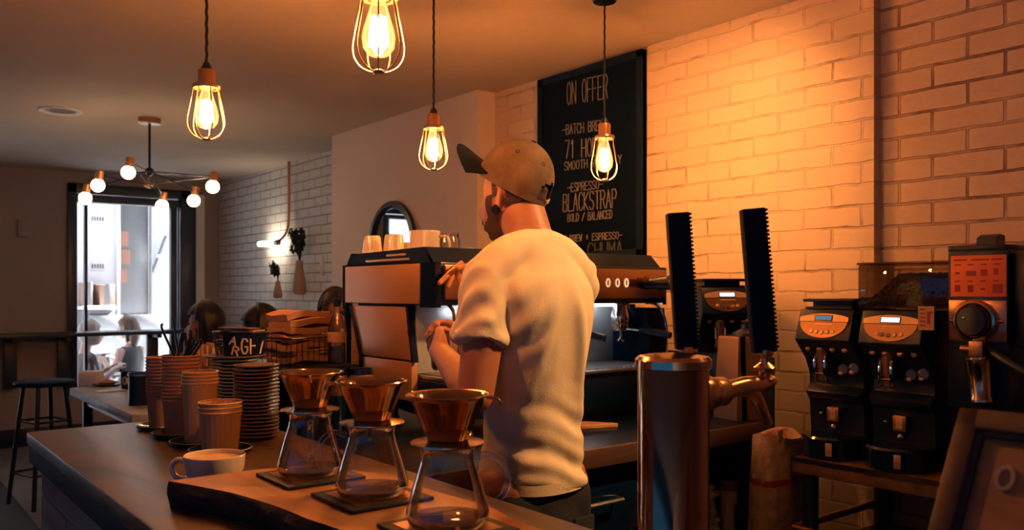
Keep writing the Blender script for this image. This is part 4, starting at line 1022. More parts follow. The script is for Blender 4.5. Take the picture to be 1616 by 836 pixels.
# ------------------------------------------------------------------ cups on the machine
TZ2 = 1.4505
def mug(x, y, r, h, lab, m='ceramicw', flip=False, handle=None, cat='mug', grp='cups on the espresso machine', name='mug', taper=.85):
    t = thing(name, lab, cat, (x, y, TZ2), 0, grp)
    b = MB(); pr = mug_lathe(r, h, taper=taper, t_=.005)
    if flip: pr = [(a, h-z) for a, z in pr]
    b.lathe(pr, 36).build('cup_body', m, t)
    if handle is not None:
        d = Vector((math.cos(handle), math.sin(handle), 0))
        MB().tube([d*(r*.94)+Vector((0, 0, h*.82)), d*(r+.028)+Vector((0, 0, h*.80)), d*(r+.034)+Vector((0, 0, h*.5)), d*(r+.022)+Vector((0, 0, h*.24)), d*(r*.90)+Vector((0, 0, h*.2))], .005, 10, smooth=6).build('handle', m, t)
    return t
mug(1.478, 2.335, .050, .106, 'large cream mug standing upright at the front of the machine top', 'ceramic', handle=-YAW-.3, taper=.97)
mug(1.462, 2.655, .040, .106, 'upturned cream cup farthest left on the machine top', flip=True, taper=.72)
mug(1.502, 2.575, .043, .108, 'upturned cream cup beside the large mug on the machine', flip=True, taper=.74)
mug(1.60, 2.62, .042, .085, 'upturned cream cup behind the large mug', flip=True)
for x, y, lab in ((1.60, 2.27, 'small cream bowl in front of the glass jar on the machine'), (1.74, 2.37, 'small cream bowl right of the glass jar'), (1.84, 2.30, 'small cream bowl nearest the barista shoulder'), (1.75, 2.52, 'small cream bowl behind the glass jar'), (1.95, 2.36, 'small cream bowl hidden beside the barista neck')):
    mug(x, y, .044, .052, lab, flip=True, name='bowl', cat='bowl', grp='bowls on the espresso machine', taper=.6)
p = at(709, 400, Y=2.44)
t = thing('glass_jar', 'empty clear glass jar among the cups on the machine', 'jar', (p.x, 2.44, TZ2))
MB().lathe([(0, 0), (.036, 0), (.038, .004), (.038, .088), (.033, .098), (.033, .112), (.031, .112), (.031, .098), (.036, .086), (.036, .005), (0, .004)], 32).lathe([(.0335, .100), (.0355, .102), (.0335, .105)], 32).build('jar_body', 'glass', t)
o = MB().sheet(lambda u, v: (.12*(u-.5), .05*(v-.5), .09+.02*math.sin(u*6)), 8, 4, .002)
o.bm.free()
# ------------------------------------------------------------------ folded cloth / wooden paddle on the counter edge
t = thing('wooden_paddle', 'pale wooden paddle lying on the back counter beside the barista', 'paddle', (0, 0, 0))
a = at(908, 668, Z=MZ+.012); c = at(975, 668, Z=MZ+.012); t.location = (a.x, a.y, MZ); d = (c-a); d.z = 0
u_ = d.normalized(); w_ = Vector((-u_.y, u_.x, 0)); ln2 = d.length
pts = [(-.10, -.045), (.02, -.045), (ln2*.55, -.030), (ln2*.95, -.009), (ln2, -.004), (ln2, .004), (ln2*.95, .009), (ln2*.55, .030), (.02, .045), (-.10, .045)]
b = MB(); b.M = plane(Vector((0, 0, 0)), u_, w_); b.prism(pts, .001, .013, bev=.002); b.build('blade', 'lightwood', t)
# ------------------------------------------------------------------ grinders
def grinder(name, lab, x, y, z, rz, sc=1.0, hopper=None, lcd='lcd', knob_scale=1):
    t = thing(name, lab, 'coffee grinder', (x, y, z), rz); t.scale = (sc, sc, sc)
    def prof(mb, yz, x0, x1, bev=0):
        old = mb.M; m4 = Matrix.Identity(4); m4[0][0] = 0; m4[0][2] = 1; m4[1][0] = 1; m4[1][1] = 0; m4[2][1] = 1; m4[2][2] = 0
        mb.M = old @ m4; mb.prism(yz, x0, x1, bev=bev); mb.M = old
    b = MB(); prof(b, [(-.120, .455), (-.150, .36), (-.085, .30), (-.060, .25), (-.060, .215), (-.090, .195), (-.075, .172), (-.060, .165), (-.060, .06), (.15, .06), (.15, .455)], -.092, .092, .004); b.build('body', 'black', t)
    MB().lathe([(0, 0), (.088, 0), (.092, .004), (.092, .060), (.086, .066), (0, .066)], 40, (0, -.085, 0)).box(-.09, .09, -.085, .16, 0, .065, .004).build('base_tray', 'blackgloss', t)
    MB().lathe([(.0925, .012), (.0935, .014), (.0935, .05), (.0925, .052)], 24, (0, -.085, 0), None, -1.25, -1.05).build('base_highlight_strip', 'goldpanel', t)
    # sloping control face
    n_ = Vector((0, -.095, -.030)).normalized(); up = Vector((0, .030, .095)).normalized()
    F = plane(Vector((0, -.1352, .4075))+Vector((0, -1, .3)).normalized()*.0015, (1, 0, 0), up)
    def lens(k, top=True):
        pts = []
        for i in range(21):
            u = -1+2*i/20; pts.append((u*.082*k, .036-.012*u*u if top else .004-.046*math.sqrt(max(0, 1-u*u*.98))))
        return pts
    b = MB(); b.M = F; b.prism([(-.082, .010), (.082, .010)][::-1]+[p for p in lens(1)], 0, .003, bev=0); b.build('gold_fascia', 'goldpanel', t)
    b = MB(); b.M = F; pts = [(.079, .008)]+[(.079*math.cos(a), .008-.050*math.sin(a)) for a in [PI*i/20 for i in range(1, 20)]]+[(-.079, .008)]; b.prism(pts, 0, .0022); b.build('button_panel', 'copperdark', t)
    b = MB(); b.M = F; b.box(-.030, .030, .012, .030, .003, .0045, .001); bo = b.build('display_bezel', 'black', t)
    b = MB(); b.M = F; b.box(-.027, .027, .014, .028, .0045, .005); b.build('display', lcd, bo)
    b = MB(); b.M = F; b.box(-.026, .030, .001, .0035, .0022, .0028); b.build('script_line', 'letter', t)
    for k in range(5):
        b = MB(); b.M = F; b.lathe([(0, .002), (.0068, .002), (.0068, .004), (.005, .0055), (0, .0058)], 18, (-.036+k*.018, -.021-.004*(1-abs(k-2)/2), 0)); b.build('button', 'chrome' if k in (1, 2) and lcd == 'lcd' else 'goldpanel', t)
    # chute, fork, dose knobs
    b = MB(); b.cyl((-.022, -.108, .335), (-.022, -.100, .235), .017, .015, n=20); b.build('chute', 'copperdark', t)
    b = MB()
    for x_ in (-.040, -.005): b.tube([(x_, -.075, .318), (x_, -.115, .31), (x_, -.118, .245), (x_, -.085, .222)], .0045, 8, smooth=4)
    b.tube([(-.04, -.118, .255), (-.005, -.118, .255)], .004, 8); b.build('portafilter_fork', 'chrome', t)
    for xx, zz3, r in ((.030, .27, .021), (.066, .275, .021)):
        R = Rx(PI/2) @ Ry(.35)
        MB().lathe([(0, 0), (r*.75, 0), (r*.8, .012), (r*.6, .016), (0, .016)], 24, (xx, -.070, zz3), R).build('round_dial', 'dialsteel', t)
        MB().sphere((xx, -.089, zz3-.012), (.009, .004, .006), 12).build('dial_mark', 'goldpanel', t)
    for xx in (-.062, -.022, .022, .062):
        MB().lathe([(0, 0), (.008, 0), (.008, .008), (0, .009)], 14, (xx, -.118, .330), Rx(PI/2-.7)).build('knurled_screw', 'goldpanel', t)
    b = MB(); b.box(-.02, .02, -.085, -.06, .105, .15, .003); bo = b.build('lower_window', 'copperdark', t)
    MB().box(-.010, .010, -.0865, -.085, .112, .143).build('amber_sticker', 'goldpanel', bo)
    MB().sphere((0, -.075, .088), .011, 14).sphere((-.05, -.066, .125), .007, 10).build('thumb_screw', 'chrome', t)
    # top: lid or bean hopper
    if hopper == 'lid':
        b = MB(); b.box(-.085, .075, -.10, .14, .455, .463, .002); b.box(-.085, .09, -.115, .15, .478, .488, .003); b.box(-.07, .06, -.08, .12, .463, .478); b.build('hopper_lid', 'black', t)
    return t
gz = .85
g1 = grinder('coffee_grinder', 'black grinder with lidded top at the left of the brick wall pair', 2.50, 1.455, gz, -PI/2, 1.0, 'lid', 'lcddim')
g2 = grinder('coffee_grinder', 'black grinder with bright white display beside the big bean hopper', 2.485, 1.235, gz, -PI/2, 1.0, None, 'lcd')
# rectangular bean hopper on the second grinder
hz = gz+.457
t = thing('bean_hopper', 'long smoked bean hopper half full of dark beans', 'bean hopper', (2.51, 1.228, hz))
MB().box(-.11, .11, -.135, .135, 0, .135, .006).build('clear_box', 'smoke', t)
b = MB(); b.box(-.113, .113, -.138, .138, .133, .140, .002)
b.build('lid', 'smoke', t)
def beans(u, v):
    y = -.129+.258*u; x = -.104+.208*v
    h = .105-.070*max(0, min(1, (u-.55)/.3))+.006*noise.noise(Vector((x*90, y*90, 2))) if u > 0 else .1
    return (x, y, h)
b = MB(); NU, NV = 60, 30
tp = [beans(i/NU, j/NV) for j in range(NV+1) for i in range(NU+1)]; W1 = NU+1; n0 = len(tp)
fc = [(j*W1+i, j*W1+i+1, (j+1)*W1+i+1, (j+1)*W1+i) for j in range(NV) for i in range(NU)]
rim = [j for j in range(NU)]+[j*W1+NU for j in range(NV)]+[NV*W1+NU-j for j in range(NU)]+[(NV-j)*W1 for j in range(NV)]
b.add(tp+[(x, y, .006) for x, y, z in tp], fc+[tuple(q+n0 for q in reversed(f_)) for f_ in fc]+[(rim[k], rim[(k+1) % len(rim)], rim[(k+1) % len(rim)]+n0, rim[k]+n0) for k in range(len(rim))])
b.build('beans', 'beans', t)
# small card on the second grinder housing edge
t = thing('dial_card', 'small tan instruction card stuck between the two big grinders', 'card', (2.355, 1.115, 0))
p = at(1516-0, 500, X=2.36); pc = at(1461, 502, X=2.345)
t.location = (2.347, pc.y, pc.z)
MB().box(-.001, .001, -.022, .022, -.033, .033).build('card_sheet', 'label', t)
b = MB()
for k in range(5): b.box(-.0016, -.001, .002, .017, .022-k*.011, .026-k*.011)
b.box(-.0016, -.001, -.012, -.003, -.016, .018); b.box(-.0016, -.001, -.019, -.012, .012, .02); b.build('print', 'cardprint', t)
# third grinder: big shop grinder
kx = 2.40
def kp(px, py): return at(px, py, X=kx)
cA, cB = kp(1495, 400), kp(1592, 470)
t = thing('shop_grinder', 'tall black shop grinder with orange info card and round dial', 'coffee grinder', (kx, (cA.y+cB.y)/2, gz))
oyk = t.location.y; hwk = (cA.y-cB.y)/2
z_ = lambda px, py: kp(px, py).z-gz
b = MB(); b.box(.0, .20, -hwk-.0, hwk, z_(1495, 640), z_(1495, 396), .006)
b.box(.02, .20, -hwk-.085, -hwk, z_(1495, 545), z_(1495, 400), .01); b.box(.0, .22, -hwk, hwk, 0, .05, .004); b.box(.06, .2, -hwk+.02, hwk-.02, .0, .2); b.build('body', 'black', t)
MB().box(.01, .17, -hwk+.01, hwk+.004, z_(1495, 397), z_(1495, 388), .004).prism([(.04, .0), (.10, 0), (.10, .030), (.07, .034), (.045, .024)], -.02, .03, Rx(PI/2), (0, 0, z_(1495, 390))).build('top_cover', 'black', t)
c0, c1 = kp(1501, 404), kp(1589, 468)
MB().box(-.003, .0, c1.y-oyk, c0.y-oyk, c1.z-gz, c0.z-gz, .0008).build('info_card', 'orangecard', t)
b = MB(); hC = c0.z-c1.z; wC = c0.y-c1.y
def pr_(u0, u1, v0, v1): b.box(-.0038, -.003, c0.y-oyk-u1*wC, c0.y-oyk-u0*wC, c1.z-gz+v0*hC, c1.z-gz+v1*hC)
for u0, u1 in ((.06, .30), (.38, .70), (.74, .94)): pr_(u0, u1, .875, .91)
for k in range(4):
    u = .06+k*.235; pr_(u+.02, u+.13, .76, .79); pr_(u+.02, u+.11, .36, .39)
for u0, u1, v0, v1 in ((.09, .17, .55, .60), (.29, .47, .50, .62), (.55, .67, .50, .66), (.78, .86, .52, .68), (.08, .18, .12, .28), (.32, .42, .10, .28), (.55, .63, .16, .20), (.76, .94, .08, .30)):
    pr_(u0, u1, v0, v1)
b.build('card_print', 'cardprint', t)
d0, d1 = kp(1500, 473), kp(1592, 541)
MB().box(-.012, .0, d1.y-oyk, d0.y-oyk, d1.z-gz, d0.z-gz, .003).build('face_plate', 'copperdark', t)
dc = kp(1543, 506); cc = Vector((-.012, dc.y-oyk, dc.z-gz))
do = MB().lathe([(.050, 0), (.056, 0), (.058, .010), (.054, .016), (.048, .018), (.044, .014), (.044, 0)], 48, cc, Ry(-PI/2)).build('dial_ring', 'copper', t)
MB().lathe([(0, 0), (.043, 0), (.042, .022), (.036, .030), (0, .031)], 48, cc, Ry(-PI/2)).build('dial_knob', 'blackgloss', t)
MB().sphere(cc+Vector((-.028, .018, .008)), .006, 10).build('dial_mark', 'chrome', do)
b = MB(); b.cyl(cc+Vector((-.004, .05, .0)), cc+Vector((-.004, .066, 0)), .005, n=10).cyl(cc+Vector((-.004, -.05, 0)), cc+Vector((-.004, -.07, 0)), .005, n=10); b.build('clamp_bolt', 'copper', t)
s0, s1 = kp(1552, 562), kp(1558, 632)
sp = MB(); A_ = Vector((-.035, s0.y-oyk, s0.z-gz)); B_ = Vector((-.035, s1.y-oyk, s1.z-gz)); dn = (B_-A_)
sp.lathe([(.030, 0), (.034, 0), (.034, .006), (.031, .010), (.026, dn.length-.014), (.028, dn.length-.010), (.028, dn.length), (.024, dn.length), (.028, .01), (.030, 0)], 36, A_, dn.to_track_quat('Z', 'Y').to_matrix()); sp.build('spout', 'copper', t)
MB().box(-.05, .02, A_.y-.018, A_.y+.018, A_.z-.0, d1.z-gz+.004, .004).cyl((-.03, A_.y+.045, A_.z+.02), (-.03, A_.y, A_.z+.02), .009, n=12).build('spout_neck', 'copperdark', t)
MB().tube([(-.02, -.04, A_.z+.02), (-.05, -.10, A_.z-.01), (-.06, -.18, A_.z-.05)], .012, 10, smooth=4).build('lever', 'black', t)
MB().box(.04, .19, -hwk-.16, -hwk-.075, z_(1495, 460), z_(1495, 425), .01).build('motor_end', 'copperdark', t)
# grinder stand
ta, tb = 2.31, 2.80
t = thing('grinder_stand', 'dark two tier stand with bronze edged shelf under the grinders', 'stand', (2.55, 1.2, 0))
MB().box(-.24, .29, -.85, .33, gz-.05, gz-.0015, .004).build('upper_shelf', 'fascia', t)
MB().box(-.247, -.24, -.85, .33, gz-.012, gz-.001).build('shelf_edge', 'copper', t)
for x in (-.2, .25):
    for y in (.29, -.1, -.8): MB().box(x-.018, x+.018, y-.018, y+.018, 0, gz-.05, .003).build('leg', 'black', t)
MB().box(-.22, .27, -.82, .31, .54, .565, .004).build('lower_shelf', 'black', t)
MB().tube([(-.245, .32, .63), (-.25, .0, .63), (-.25, -.80, .63)], .012, 10).tube([(.25, .32, .63), (-.245, .32, .63)], .012, 10).build('guard_rail', 'copperdark', t)
# small grinder by the machine, tan bin, bottles, sack
grinder('coffee_grinder', 'small black grinder on the back counter between the tap handles', 2.60, 2.04, MZ, -PI/4+.12, 1.0, 'lid', 'lcd')
p = at(1166, 600, Y=1.84)
t = thing('tan_bin', 'tan tapered bin with dark strap and lid on the back counter', 'bin', (p.x+.015, 1.83, MZ), -.2)
def rect(hx, hy, z, lean=0): return [Vector((sx_*hx+lean, sy_*hy, z)) for sx_, sy_ in ((-1, -1), (1, -1), (1, 1), (-1, 1))]
MB().loft([rect(.085, .06, 0), rect(.085, .06, .02), rect(.070, .052, .278), rect(.068, .05, .285)]).build('bin_body', 'boxtan', t, flat=True)
MB().loft([rect(.010, .0625, .0), rect(.010, .0535, .286)]).build('strap', 'black', t, flat=True).location = (-.052, 0, 0)
MB().lathe([(0, .285), (.06, .285), (.058, .295), (.03, .31), (.028, .325), (0, .325)], 28, (.02, 0, 0)).sphere((.02, 0, .333), .013, 12).build('lid', 'black', t)
zsh = .5015
p = at(1150, 800, Y=1.85)
t = thing('squeeze_bottle', 'pale capped bottle standing in the dark under the counter', 'bottle', (p.x, 1.85, zsh))
MB().lathe([(0, 0), (.030, 0), (.032, .004), (.032, .165), (.028, .17), (0, .17)], 28).build('bottle_body', 'ceramic', t)
MB().lathe([(0, .170), (.029, .170), (.033, .174), (.033, .200), (.030, .205), (0, .205)], 28).build('cap', 'kraft', t)
MB().lathe([(.0323, .04), (.0328, .042), (.0328, .12), (.0323, .122)], 28, (0, 0, 0), None, -1.9, -.4).build('label', 'black', t)
p = at(1124, 800, Y=1.86)
t = thing('rope_coil', 'bunched cream cloth hanging beside the capped bottle', 'cloth', (p.x-.01, 1.86, zsh))
b = MB(); rnd = random.Random(4)
for k in range(9): b.limb([(rnd.uniform(-.02, .02), rnd.uniform(-.02, .02), .02*k), (rnd.uniform(-.03, .03), rnd.uniform(-.03, .03), .02*k+.02), (rnd.uniform(-.02, .02), rnd.uniform(-.02, .02), .02*k+.03)], [.012, .014, .011], 10, 3)
b.build('cloth_folds', 'ceramic', t); t.name = 'bunched_cloth'
# burlap sack beside the stand
t = thing('burlap_sack', 'burlap coffee sack with a red stripe beside the grinder stand', 'sack', (2.37, 1.632, 0))
rings = []
for k in range(27):
    z = .90*k/26; row = []
    for j in range(40):
        a = 2*PI*j/40; r0 = 1+.08*math.sin(3*a+z*4)+.05*math.sin(7*a+z*9)
        sx_ = .105*(1-.12*abs(z-.4)); sy_ = .066
        zz4 = z+(.012*math.sin(2*a+1) if k > 22 else 0)
        row.append(Vector((sx_*r0*math.cos(a)*(1-.1*max(0, z-.8)/.1), sy_*r0*math.sin(a), zz4)))
    rings.append(row)
rings.append([Vector((p.x*.8, p.y*.75, p.z-.004)) for p in rings[-1]]); rings.append([Vector((p.x*.7, p.y*.6, p.z-.06)) for p in rings[-2]])
MB().loft(rings).build('sack_body', 'burlap', t, angle=60)
def sack_band(z0, z1): return [[Vector((p.x*1.012, p.y*1.015, zz)) for p in rings[int(z0/.9*26)]] for zz in (z0, z1)]
MB().loft(sack_band(.745, .765), cap=False).build('red_stripe', 'red', t)
MB().box(-.075, -.05, -.064, -.060, .885, .925, .001).build('tag', 'label', t)
# ================================================================== PEOPLE
def hp(az, el, off=0.0):
    """surface point of a head of 0.236 m; +Y is the face"""
    d = Vector((math.sin(az)*math.cos(el), math.cos(az)*math.cos(el), math.sin(el)))
    x, y, z = .074*d.x, .094*d.y, .118*d.z
    fr = max(0, d.y)
    if z < 0:
        t = -z/.118; x *= 1-.26*t*t-.06*t
        if d.y > 0: y += .045*t*fr*(1-.25*t)+.012*t
        else: y *= 1-.30*t
    else:
        x *= 1+.03*math.sin(PI*z/.118); y -= .004
    G = lambda a, s: math.exp(-(a/s)**2)
    if fr > 0:
        y -= .008*G(z+.02, .07)*G(x, .09)*0
        y += .026*G(x, .011)*G(z+.030, .013)+.014*G(x, .009)*G(z+.008, .018)+.008*G(abs(x)-.012, .007)*G(z+.034, .009)
        y += .007*G(z-.026, .010)*G(x, .048)
        y -= .011*G(abs(x)-.031, .013)*G(z-.006, .011)*fr
        y += .008*G(x, .020)*(G(z+.058, .006)+G(z+.071, .006))-.004*G(x, .022)*G(z+.0645, .003)
        y += .010*G(x, .022)*G(z+.098, .016)-.006*G(x, .03)*G(z+.083, .007)
        x += .004*G(z+.015, .02)*(1 if x > 0 else -1)*G(abs(x)-.055, .02)
    p = Vector((x, y, z))
    return p+d*off
def head_mesh(mb, Mh, na=64, ne=52):
    old = mb.M; mb.M = old @ Mh
    verts = [hp(0, -PI/2)]+[hp(2*PI*k/na, -PI/2+PI*j/ne) for j in range(1, ne) for k in range(na)]+[hp(0, PI/2)]
    faces = []
    for k in range(na): faces.append((0, 1+(k+1) % na, 1+k)); faces.append((len(verts)-1, 1+(ne-2)*na+k, 1+(ne-2)*na+(k+1) % na))
    for j in range(ne-2):
        for k in range(na): faces.append((1+j*na+k, 1+j*na+(k+1) % na, 1+(j+1)*na+(k+1) % na, 1+(j+1)*na+k))
    mb.add(verts, faces)
    for s in (-1, 1):      # ears
        m2 = mb.M; mb.M = m2 @ Matrix.Translation((s*.073, -.006, -.012)) @ (Rz(s*.35) @ Ry(s*-.12)).to_4x4()
        mb.sphere((0, -.004, .004), (.007, .018, .031), 14); mb.tube([(s*.004, .010, .0), (s*.006, .012, .020), (s*.007, -.002, .033), (s*.007, -.020, .024), (s*.006, -.022, .002), (s*.003, -.010, -.022)], .0045, 8, smooth=5)
        mb.sphere((s*.001, .004, -.026), (.005, .008, .009), 10); mb.M = m2
    mb.M = old
def head_patch(mb, Mh, test, off, na=72, ne=56, thick=.003):
    """a shell over the part of the head where test(az, el, point) is true"""
    old = mb.M; mb.M = old @ Mh
    P = {}
    verts, faces = [], []
    for j in range(ne+1):
        for k in range(na):
            az = -PI+2*PI*k/na; el = -PI/2+PI*(j+.001)/(ne+.002); P[j, k] = len(verts); verts.append(hp(az, el, off(az, el) if callable(off) else off))
    for j in range(ne):
        for k in range(na):
            az = -PI+2*PI*(k+.5)/na; el = -PI/2+PI*(j+.5)/ne
            if test(az, el, hp(az, el)): faces.append((P[j, k], P[j, (k+1) % na], P[j+1, (k+1) % na], P[j+1, k]))
    vs, fs = mb.add(verts, faces)
    bmesh.ops.delete(mb.bm, geom=[v for v in vs if not v.link_faces], context='VERTS')
    mb.M = old
def hand(mb, wrist, fwd, palm_n, curl=.6, scale=1.0, thumb_side=1):
    """palm, five unequal bent fingers; palm_n points out of the palm"""
    f = Vector(fwd).normalized(); n = (Vector(palm_n)-f*Vector(palm_n).dot(f)).normalized(); s = f.cross(n)*thumb_side; w = Vector(wrist); k = scale
    for u in (-1, -.33, .33, 1): mb.limb([w+s*u*.018*k, w+f*.045*k+s*u*.026*k, w+f*.088*k+s*u*.031*k], [.016*k, .0145*k, .0115*k], 10, 3)
    for u, ln in ((1, .070), (.36, .080), (-.30, .075), (-.95, .058)):
        p = w+f*.086*k+s*u*.030*k; d = f.copy(); pts = [p]
        for q, fr in enumerate((.42, .33, .25)):
            a = curl*(.55+.45*q); d = (f*math.cos(a*(q+1)*.8)+n*math.sin(a*(q+1)*.8)).normalized(); p = p+d*ln*fr*k; pts.append(p)
        mb.limb(pts, [.0098*k, .009*k, .0084*k, .0074*k], 10, 3)
    p = w+f*.022*k+s*.026*k
    pts = [p, p+(f*.6+s*.8+n*.25).normalized()*.038*k]; pts.append(pts[-1]+(f*.85+s*.3+n*.55*curl).normalized()*.032*k); pts.append(pts[-1]+(f*.9+n*.6*curl).normalized()*.024*k)
    mb.limb(pts, [.014*k, .0115*k, .0105*k, .0085*k], 10, 3)
def ring(cx, cy, z, a, b, n=40, e=2.3, tilt=0):
    out = []
    for k in range(n):
        t = 2*PI*k/n; c, s = math.cos(t), math.sin(t)
        out.append(Vector((cx+a*math.copysign(abs(c)**(2/e), c), cy+b*math.copysign(abs(s)**(2/e), s), z+tilt*s)))
    return out
# ------------------------------------------------------------------ the barista
bp_ = at(840, 460, d=2.08)
man = thing('person', 'person in a brown cap and cream t shirt seen from behind at the espresso machine', 'person', (bp_.x, bp_.y, 0), 0.06)
HC = Vector((-.005, .062, 1.600)); Mh = Matrix.Translation(HC) @ (Rz(.16) @ Rx(-.10)).to_4x4() @ Matrix.Diagonal((.92, .92, 1.0, 1))
shL, shR = Vector((-.140, .0, 1.386)), Vector((.186, .03, 1.384))
elL, elR = Vector((-.208, -.035, 1.125)), Vector((.165, .16, 1.14))
wrL, wrR = Vector((-.112, .225, 1.205)), Vector((.06, .30, 1.215))
b = MB(); head_mesh(b, Mh)
b.limb([(0, -.015, 1.42), (-.002, .012, 1.50), (-.004, .045, 1.575)], [.072, .058, .060], 24)
b.limb([(0, -.02, 1.47), (-.10, -.012, 1.44), shL], [.046, .045, .048], 16); b.limb([(0, -.02, 1.47), (.10, -.012, 1.44), shR], [.046, .045, .048], 16)
b.loft([ring(0, .0, .80, .115, .085), ring(0, 0, .95, .112, .082), ring(0, 0, 1.10, .108, .080), ring(0, 0, 1.25, .120, .086), ring(0, -.005, 1.38, .125, .086), ring(0, -.005, 1.45, .085, .062)])
for sh, el, wr, sd in ((shL, elL, wrL, -1), (shR, elR, wrR, 1)):
    b.limb([sh, sh.lerp(el, .35)+Vector((0, -.004, 0)), sh.lerp(el, .75), el], [.050, .050, .046, .041], 18)
    b.limb([el, el.lerp(wr, .28)+Vector((0, 0, -.002)), el.lerp(wr, .7), wr], [.040, .042, .033, .027], 18)
    hand(b, wr, (wr-el).normalized()+Vector((sd*-.25, .2, .1)), Vector((-sd, .0, -.1)), .75, 1.0, 1 if sd < 0 else -1)
for sd in (-1, 1):
    b.limb([(sd*.075, 0, .88), (sd*.085, .01, .70), (sd*.095, .015, .50)], [.088, .078, .058], 18); b.limb([(sd*.095, .015, .50), (sd*.10, -.005, .34), (sd*.105, -.015, .10)], [.056, .054, .040], 18)
    b.limb([(sd*.105, -.04, .055), (sd*.112, .05, .045), (sd*.118, .14, .035)], [.040, .040, .030], 14)
remesh(b, 'body', 'skin', man, .0055, 5)
# short hair below the cap, sideburn, beard
def t_hair(az, el, p):
    A = abs(az); return (A > 1.75 and p.z > -.075 and p.z < .05) or (1.36 < A <= 1.75 and p.z > -.005 and p.z < .05) or (A > 2.2 and -.095 < p.z <= -.075)
b = MB(); head_patch(b, Mh, t_hair, .0035); b.build('hair', 'hairbrown', man)
def t_beard(az, el, p):
    A = abs(az); return (A < 1.50 and p.z < -.070+.03*max(0, A-.5) and p.z > -.117 and not (A < .28 and -.078 < p.z)) or (1.12 < A < 1.42 and -.075 < p.z < .0) or (A < .35 and -.056 < p.z < -.048)
b = MB(); head_patch(b, Mh, t_beard, .0028); b.build('beard', 'beard', man)
b = MB(); b.M = Mh; b.lathe([(0, 0), (.0105, 0), (.0125, .003), (.0125, .010), (.0105, .013), (0, .013)], 24, (-.085, .002, -.040), Ry(PI/2)); b.build('ear_plug', 'black', man)
# t shirt
def shirt_disp(co, n):
    x, y, z = co; d = 0
    back = max(0, -n.y)
    q = noise.noise(Vector((x*11+3, z*5, y*6)))
    low = max(0, min(1, (1.16-z)/.22))
    # sagging cross folds over the small of the back
    w = z+.30*(x+.05)+.04*noise.noise(Vector((x*9, y*9, 5)))
    d += low*(.0095*math.sin(w*62)+.005*math.sin(w*118+2))*(.35+.65*back)*(.6+.5*q)
    # long folds between the shoulder blades running to the waist
    v = max(0, min(1, (1.40-z)/.14))*max(0, min(1, (z-.95)/.16))
    d += v*(.011*math.exp(-((x-.058+.16*(z-1.2))/.017)**2)-.004*math.exp(-((x-.010+.10*(z-1.2))/.030)**2)+.005*math.exp(-((x+.06-.25*(z-1.25))/.018)**2))*back
    # drag lines from the left armpit
    if x < -.04 and z < 1.40:
        w2 = z-.9*(x+.17); d += max(0, min(1, (-.04-x)/.05))*.0042*math.sin(w2*72+1)*max(0, min(1, (z-1.12)/.1))*math.exp(-((z-1.28)/.10)**2)
    if abs(x) > .17:
        d += max(0, min(1, (abs(x)-.17)/.03))* .0045*math.sin((z*.6-abs(x)*.8+y*1.1)*95)
    d += .0016*noise.noise(Vector((x*28, y*28, z*20)))
    return d
b = MB()
b.loft(smooth_rings([ring(.0, .0, .893, .140, .110, tilt=.012), ring(0, 0, .915, .140, .111, tilt=.008), ring(0, 0, .98, .127, .105), ring(0, -.002, 1.10, .125, .103), ring(0, -.006, 1.22, .144, .114), ring(0, -.010, 1.31, .160, .118), ring(0, -.012, 1.375, .152, .106), ring(0, -.010, 1.425, .108, .086), ring(0, -.006, 1.465, .080, .074), ring(0, .004, 1.486, .060, .062, tilt=-.008)]))
b.limb([(0, -.020, 1.462), (-.09, -.014, 1.440), shL+Vector((-.004, 0, .002))], [.058, .054, .060], 24); b.limb([(0, -.020, 1.462), (.09, -.014, 1.440), shR+Vector((.004, 0, .002))], [.058, .054, .060], 24)
for sh, el, sg in ((shL, elL, -1), (shR, elR, 1)):
    a = sh+Vector((sg*.004, 0, .0)); e = sh.lerp(el, .57)+Vector((sg*.004, 0, 0))
    b.tube([a, a.lerp(e, .35), a.lerp(e, .7), e.lerp(a, .06), e], [.060, .061, .062, .0635, .065], 30, smooth=4); b.sphere(a, .060, 20)
    dn = (el-sh).normalized(); b.tube([e-dn*.026, e-dn*.022, e-dn*.004, e], [.063, .0672, .0672, .0655], 30)
# fabric bridging torso and sleeves under the arms
b.limb([(-.135, -.01, 1.36), (-.148, -.01, 1.31), (-.142, -.01, 1.25)], [.050, .044, .032], 16); b.limb([(.125, .03, 1.36), (.13, .05, 1.31)], [.055, .045], 16)
remesh(b, 't_shirt', 'shirt', man, .0055, 9, shirt_disp)
b = MB(); b.tube([Vector((p.x, p.y, p.z)) for p in ring(0, .004, 1.488, .0605, .0625, 48, tilt=-.008)]+[ring(0, .004, 1.488, .0605, .0625, 48, tilt=-.008)[0]], .0042, 8); b.build('collar', 'shirt', man)
# hem stitching: a slightly raised band
b = MB(); r1 = ring(0, 0, .896, .1415, .1115, 60, tilt=.012); r2 = ring(0, 0, .918, .1405, .1115, 60, tilt=.008); b.loft([r1, r2], cap=False); b.build('hem_band', 'shirt', man)
# trousers
b = MB()
b.loft([ring(0, 0, .80, .132, .106), ring(0, 0, .86, .128, .103), ring(0, 0, .93, .122, .098)])
for sd in (-1, 1):
    b.limb([(sd*.073, 0, .85), (sd*.085, .01, .68), (sd*.095, .012, .48), (sd*.102, -.005, .28), (sd*.105, -.010, .10)], [.096, .090, .076, .068, .062], 22)
remesh(b, 'trousers', 'trouser', man, .008, 4, lambda co, n: .003*math.sin(co.z*60+co.x*30)*noise.noise(co*9))
for sd in (-1, 1):
    MB().limb([(sd*.105, -.045, .045), (sd*.112, .05, .045), (sd*.118, .14, .035)], [.047, .047, .037], 16).box(sd*.112-.045, sd*.112+.045, -.09, .18, .0, .02, .008).build('shoe', 'black', man)
# back pocket and belt loop detail
MB().box(.03, .10, -.118, -.108, .70, .82, .006).build('back_pocket', 'trouser', man)
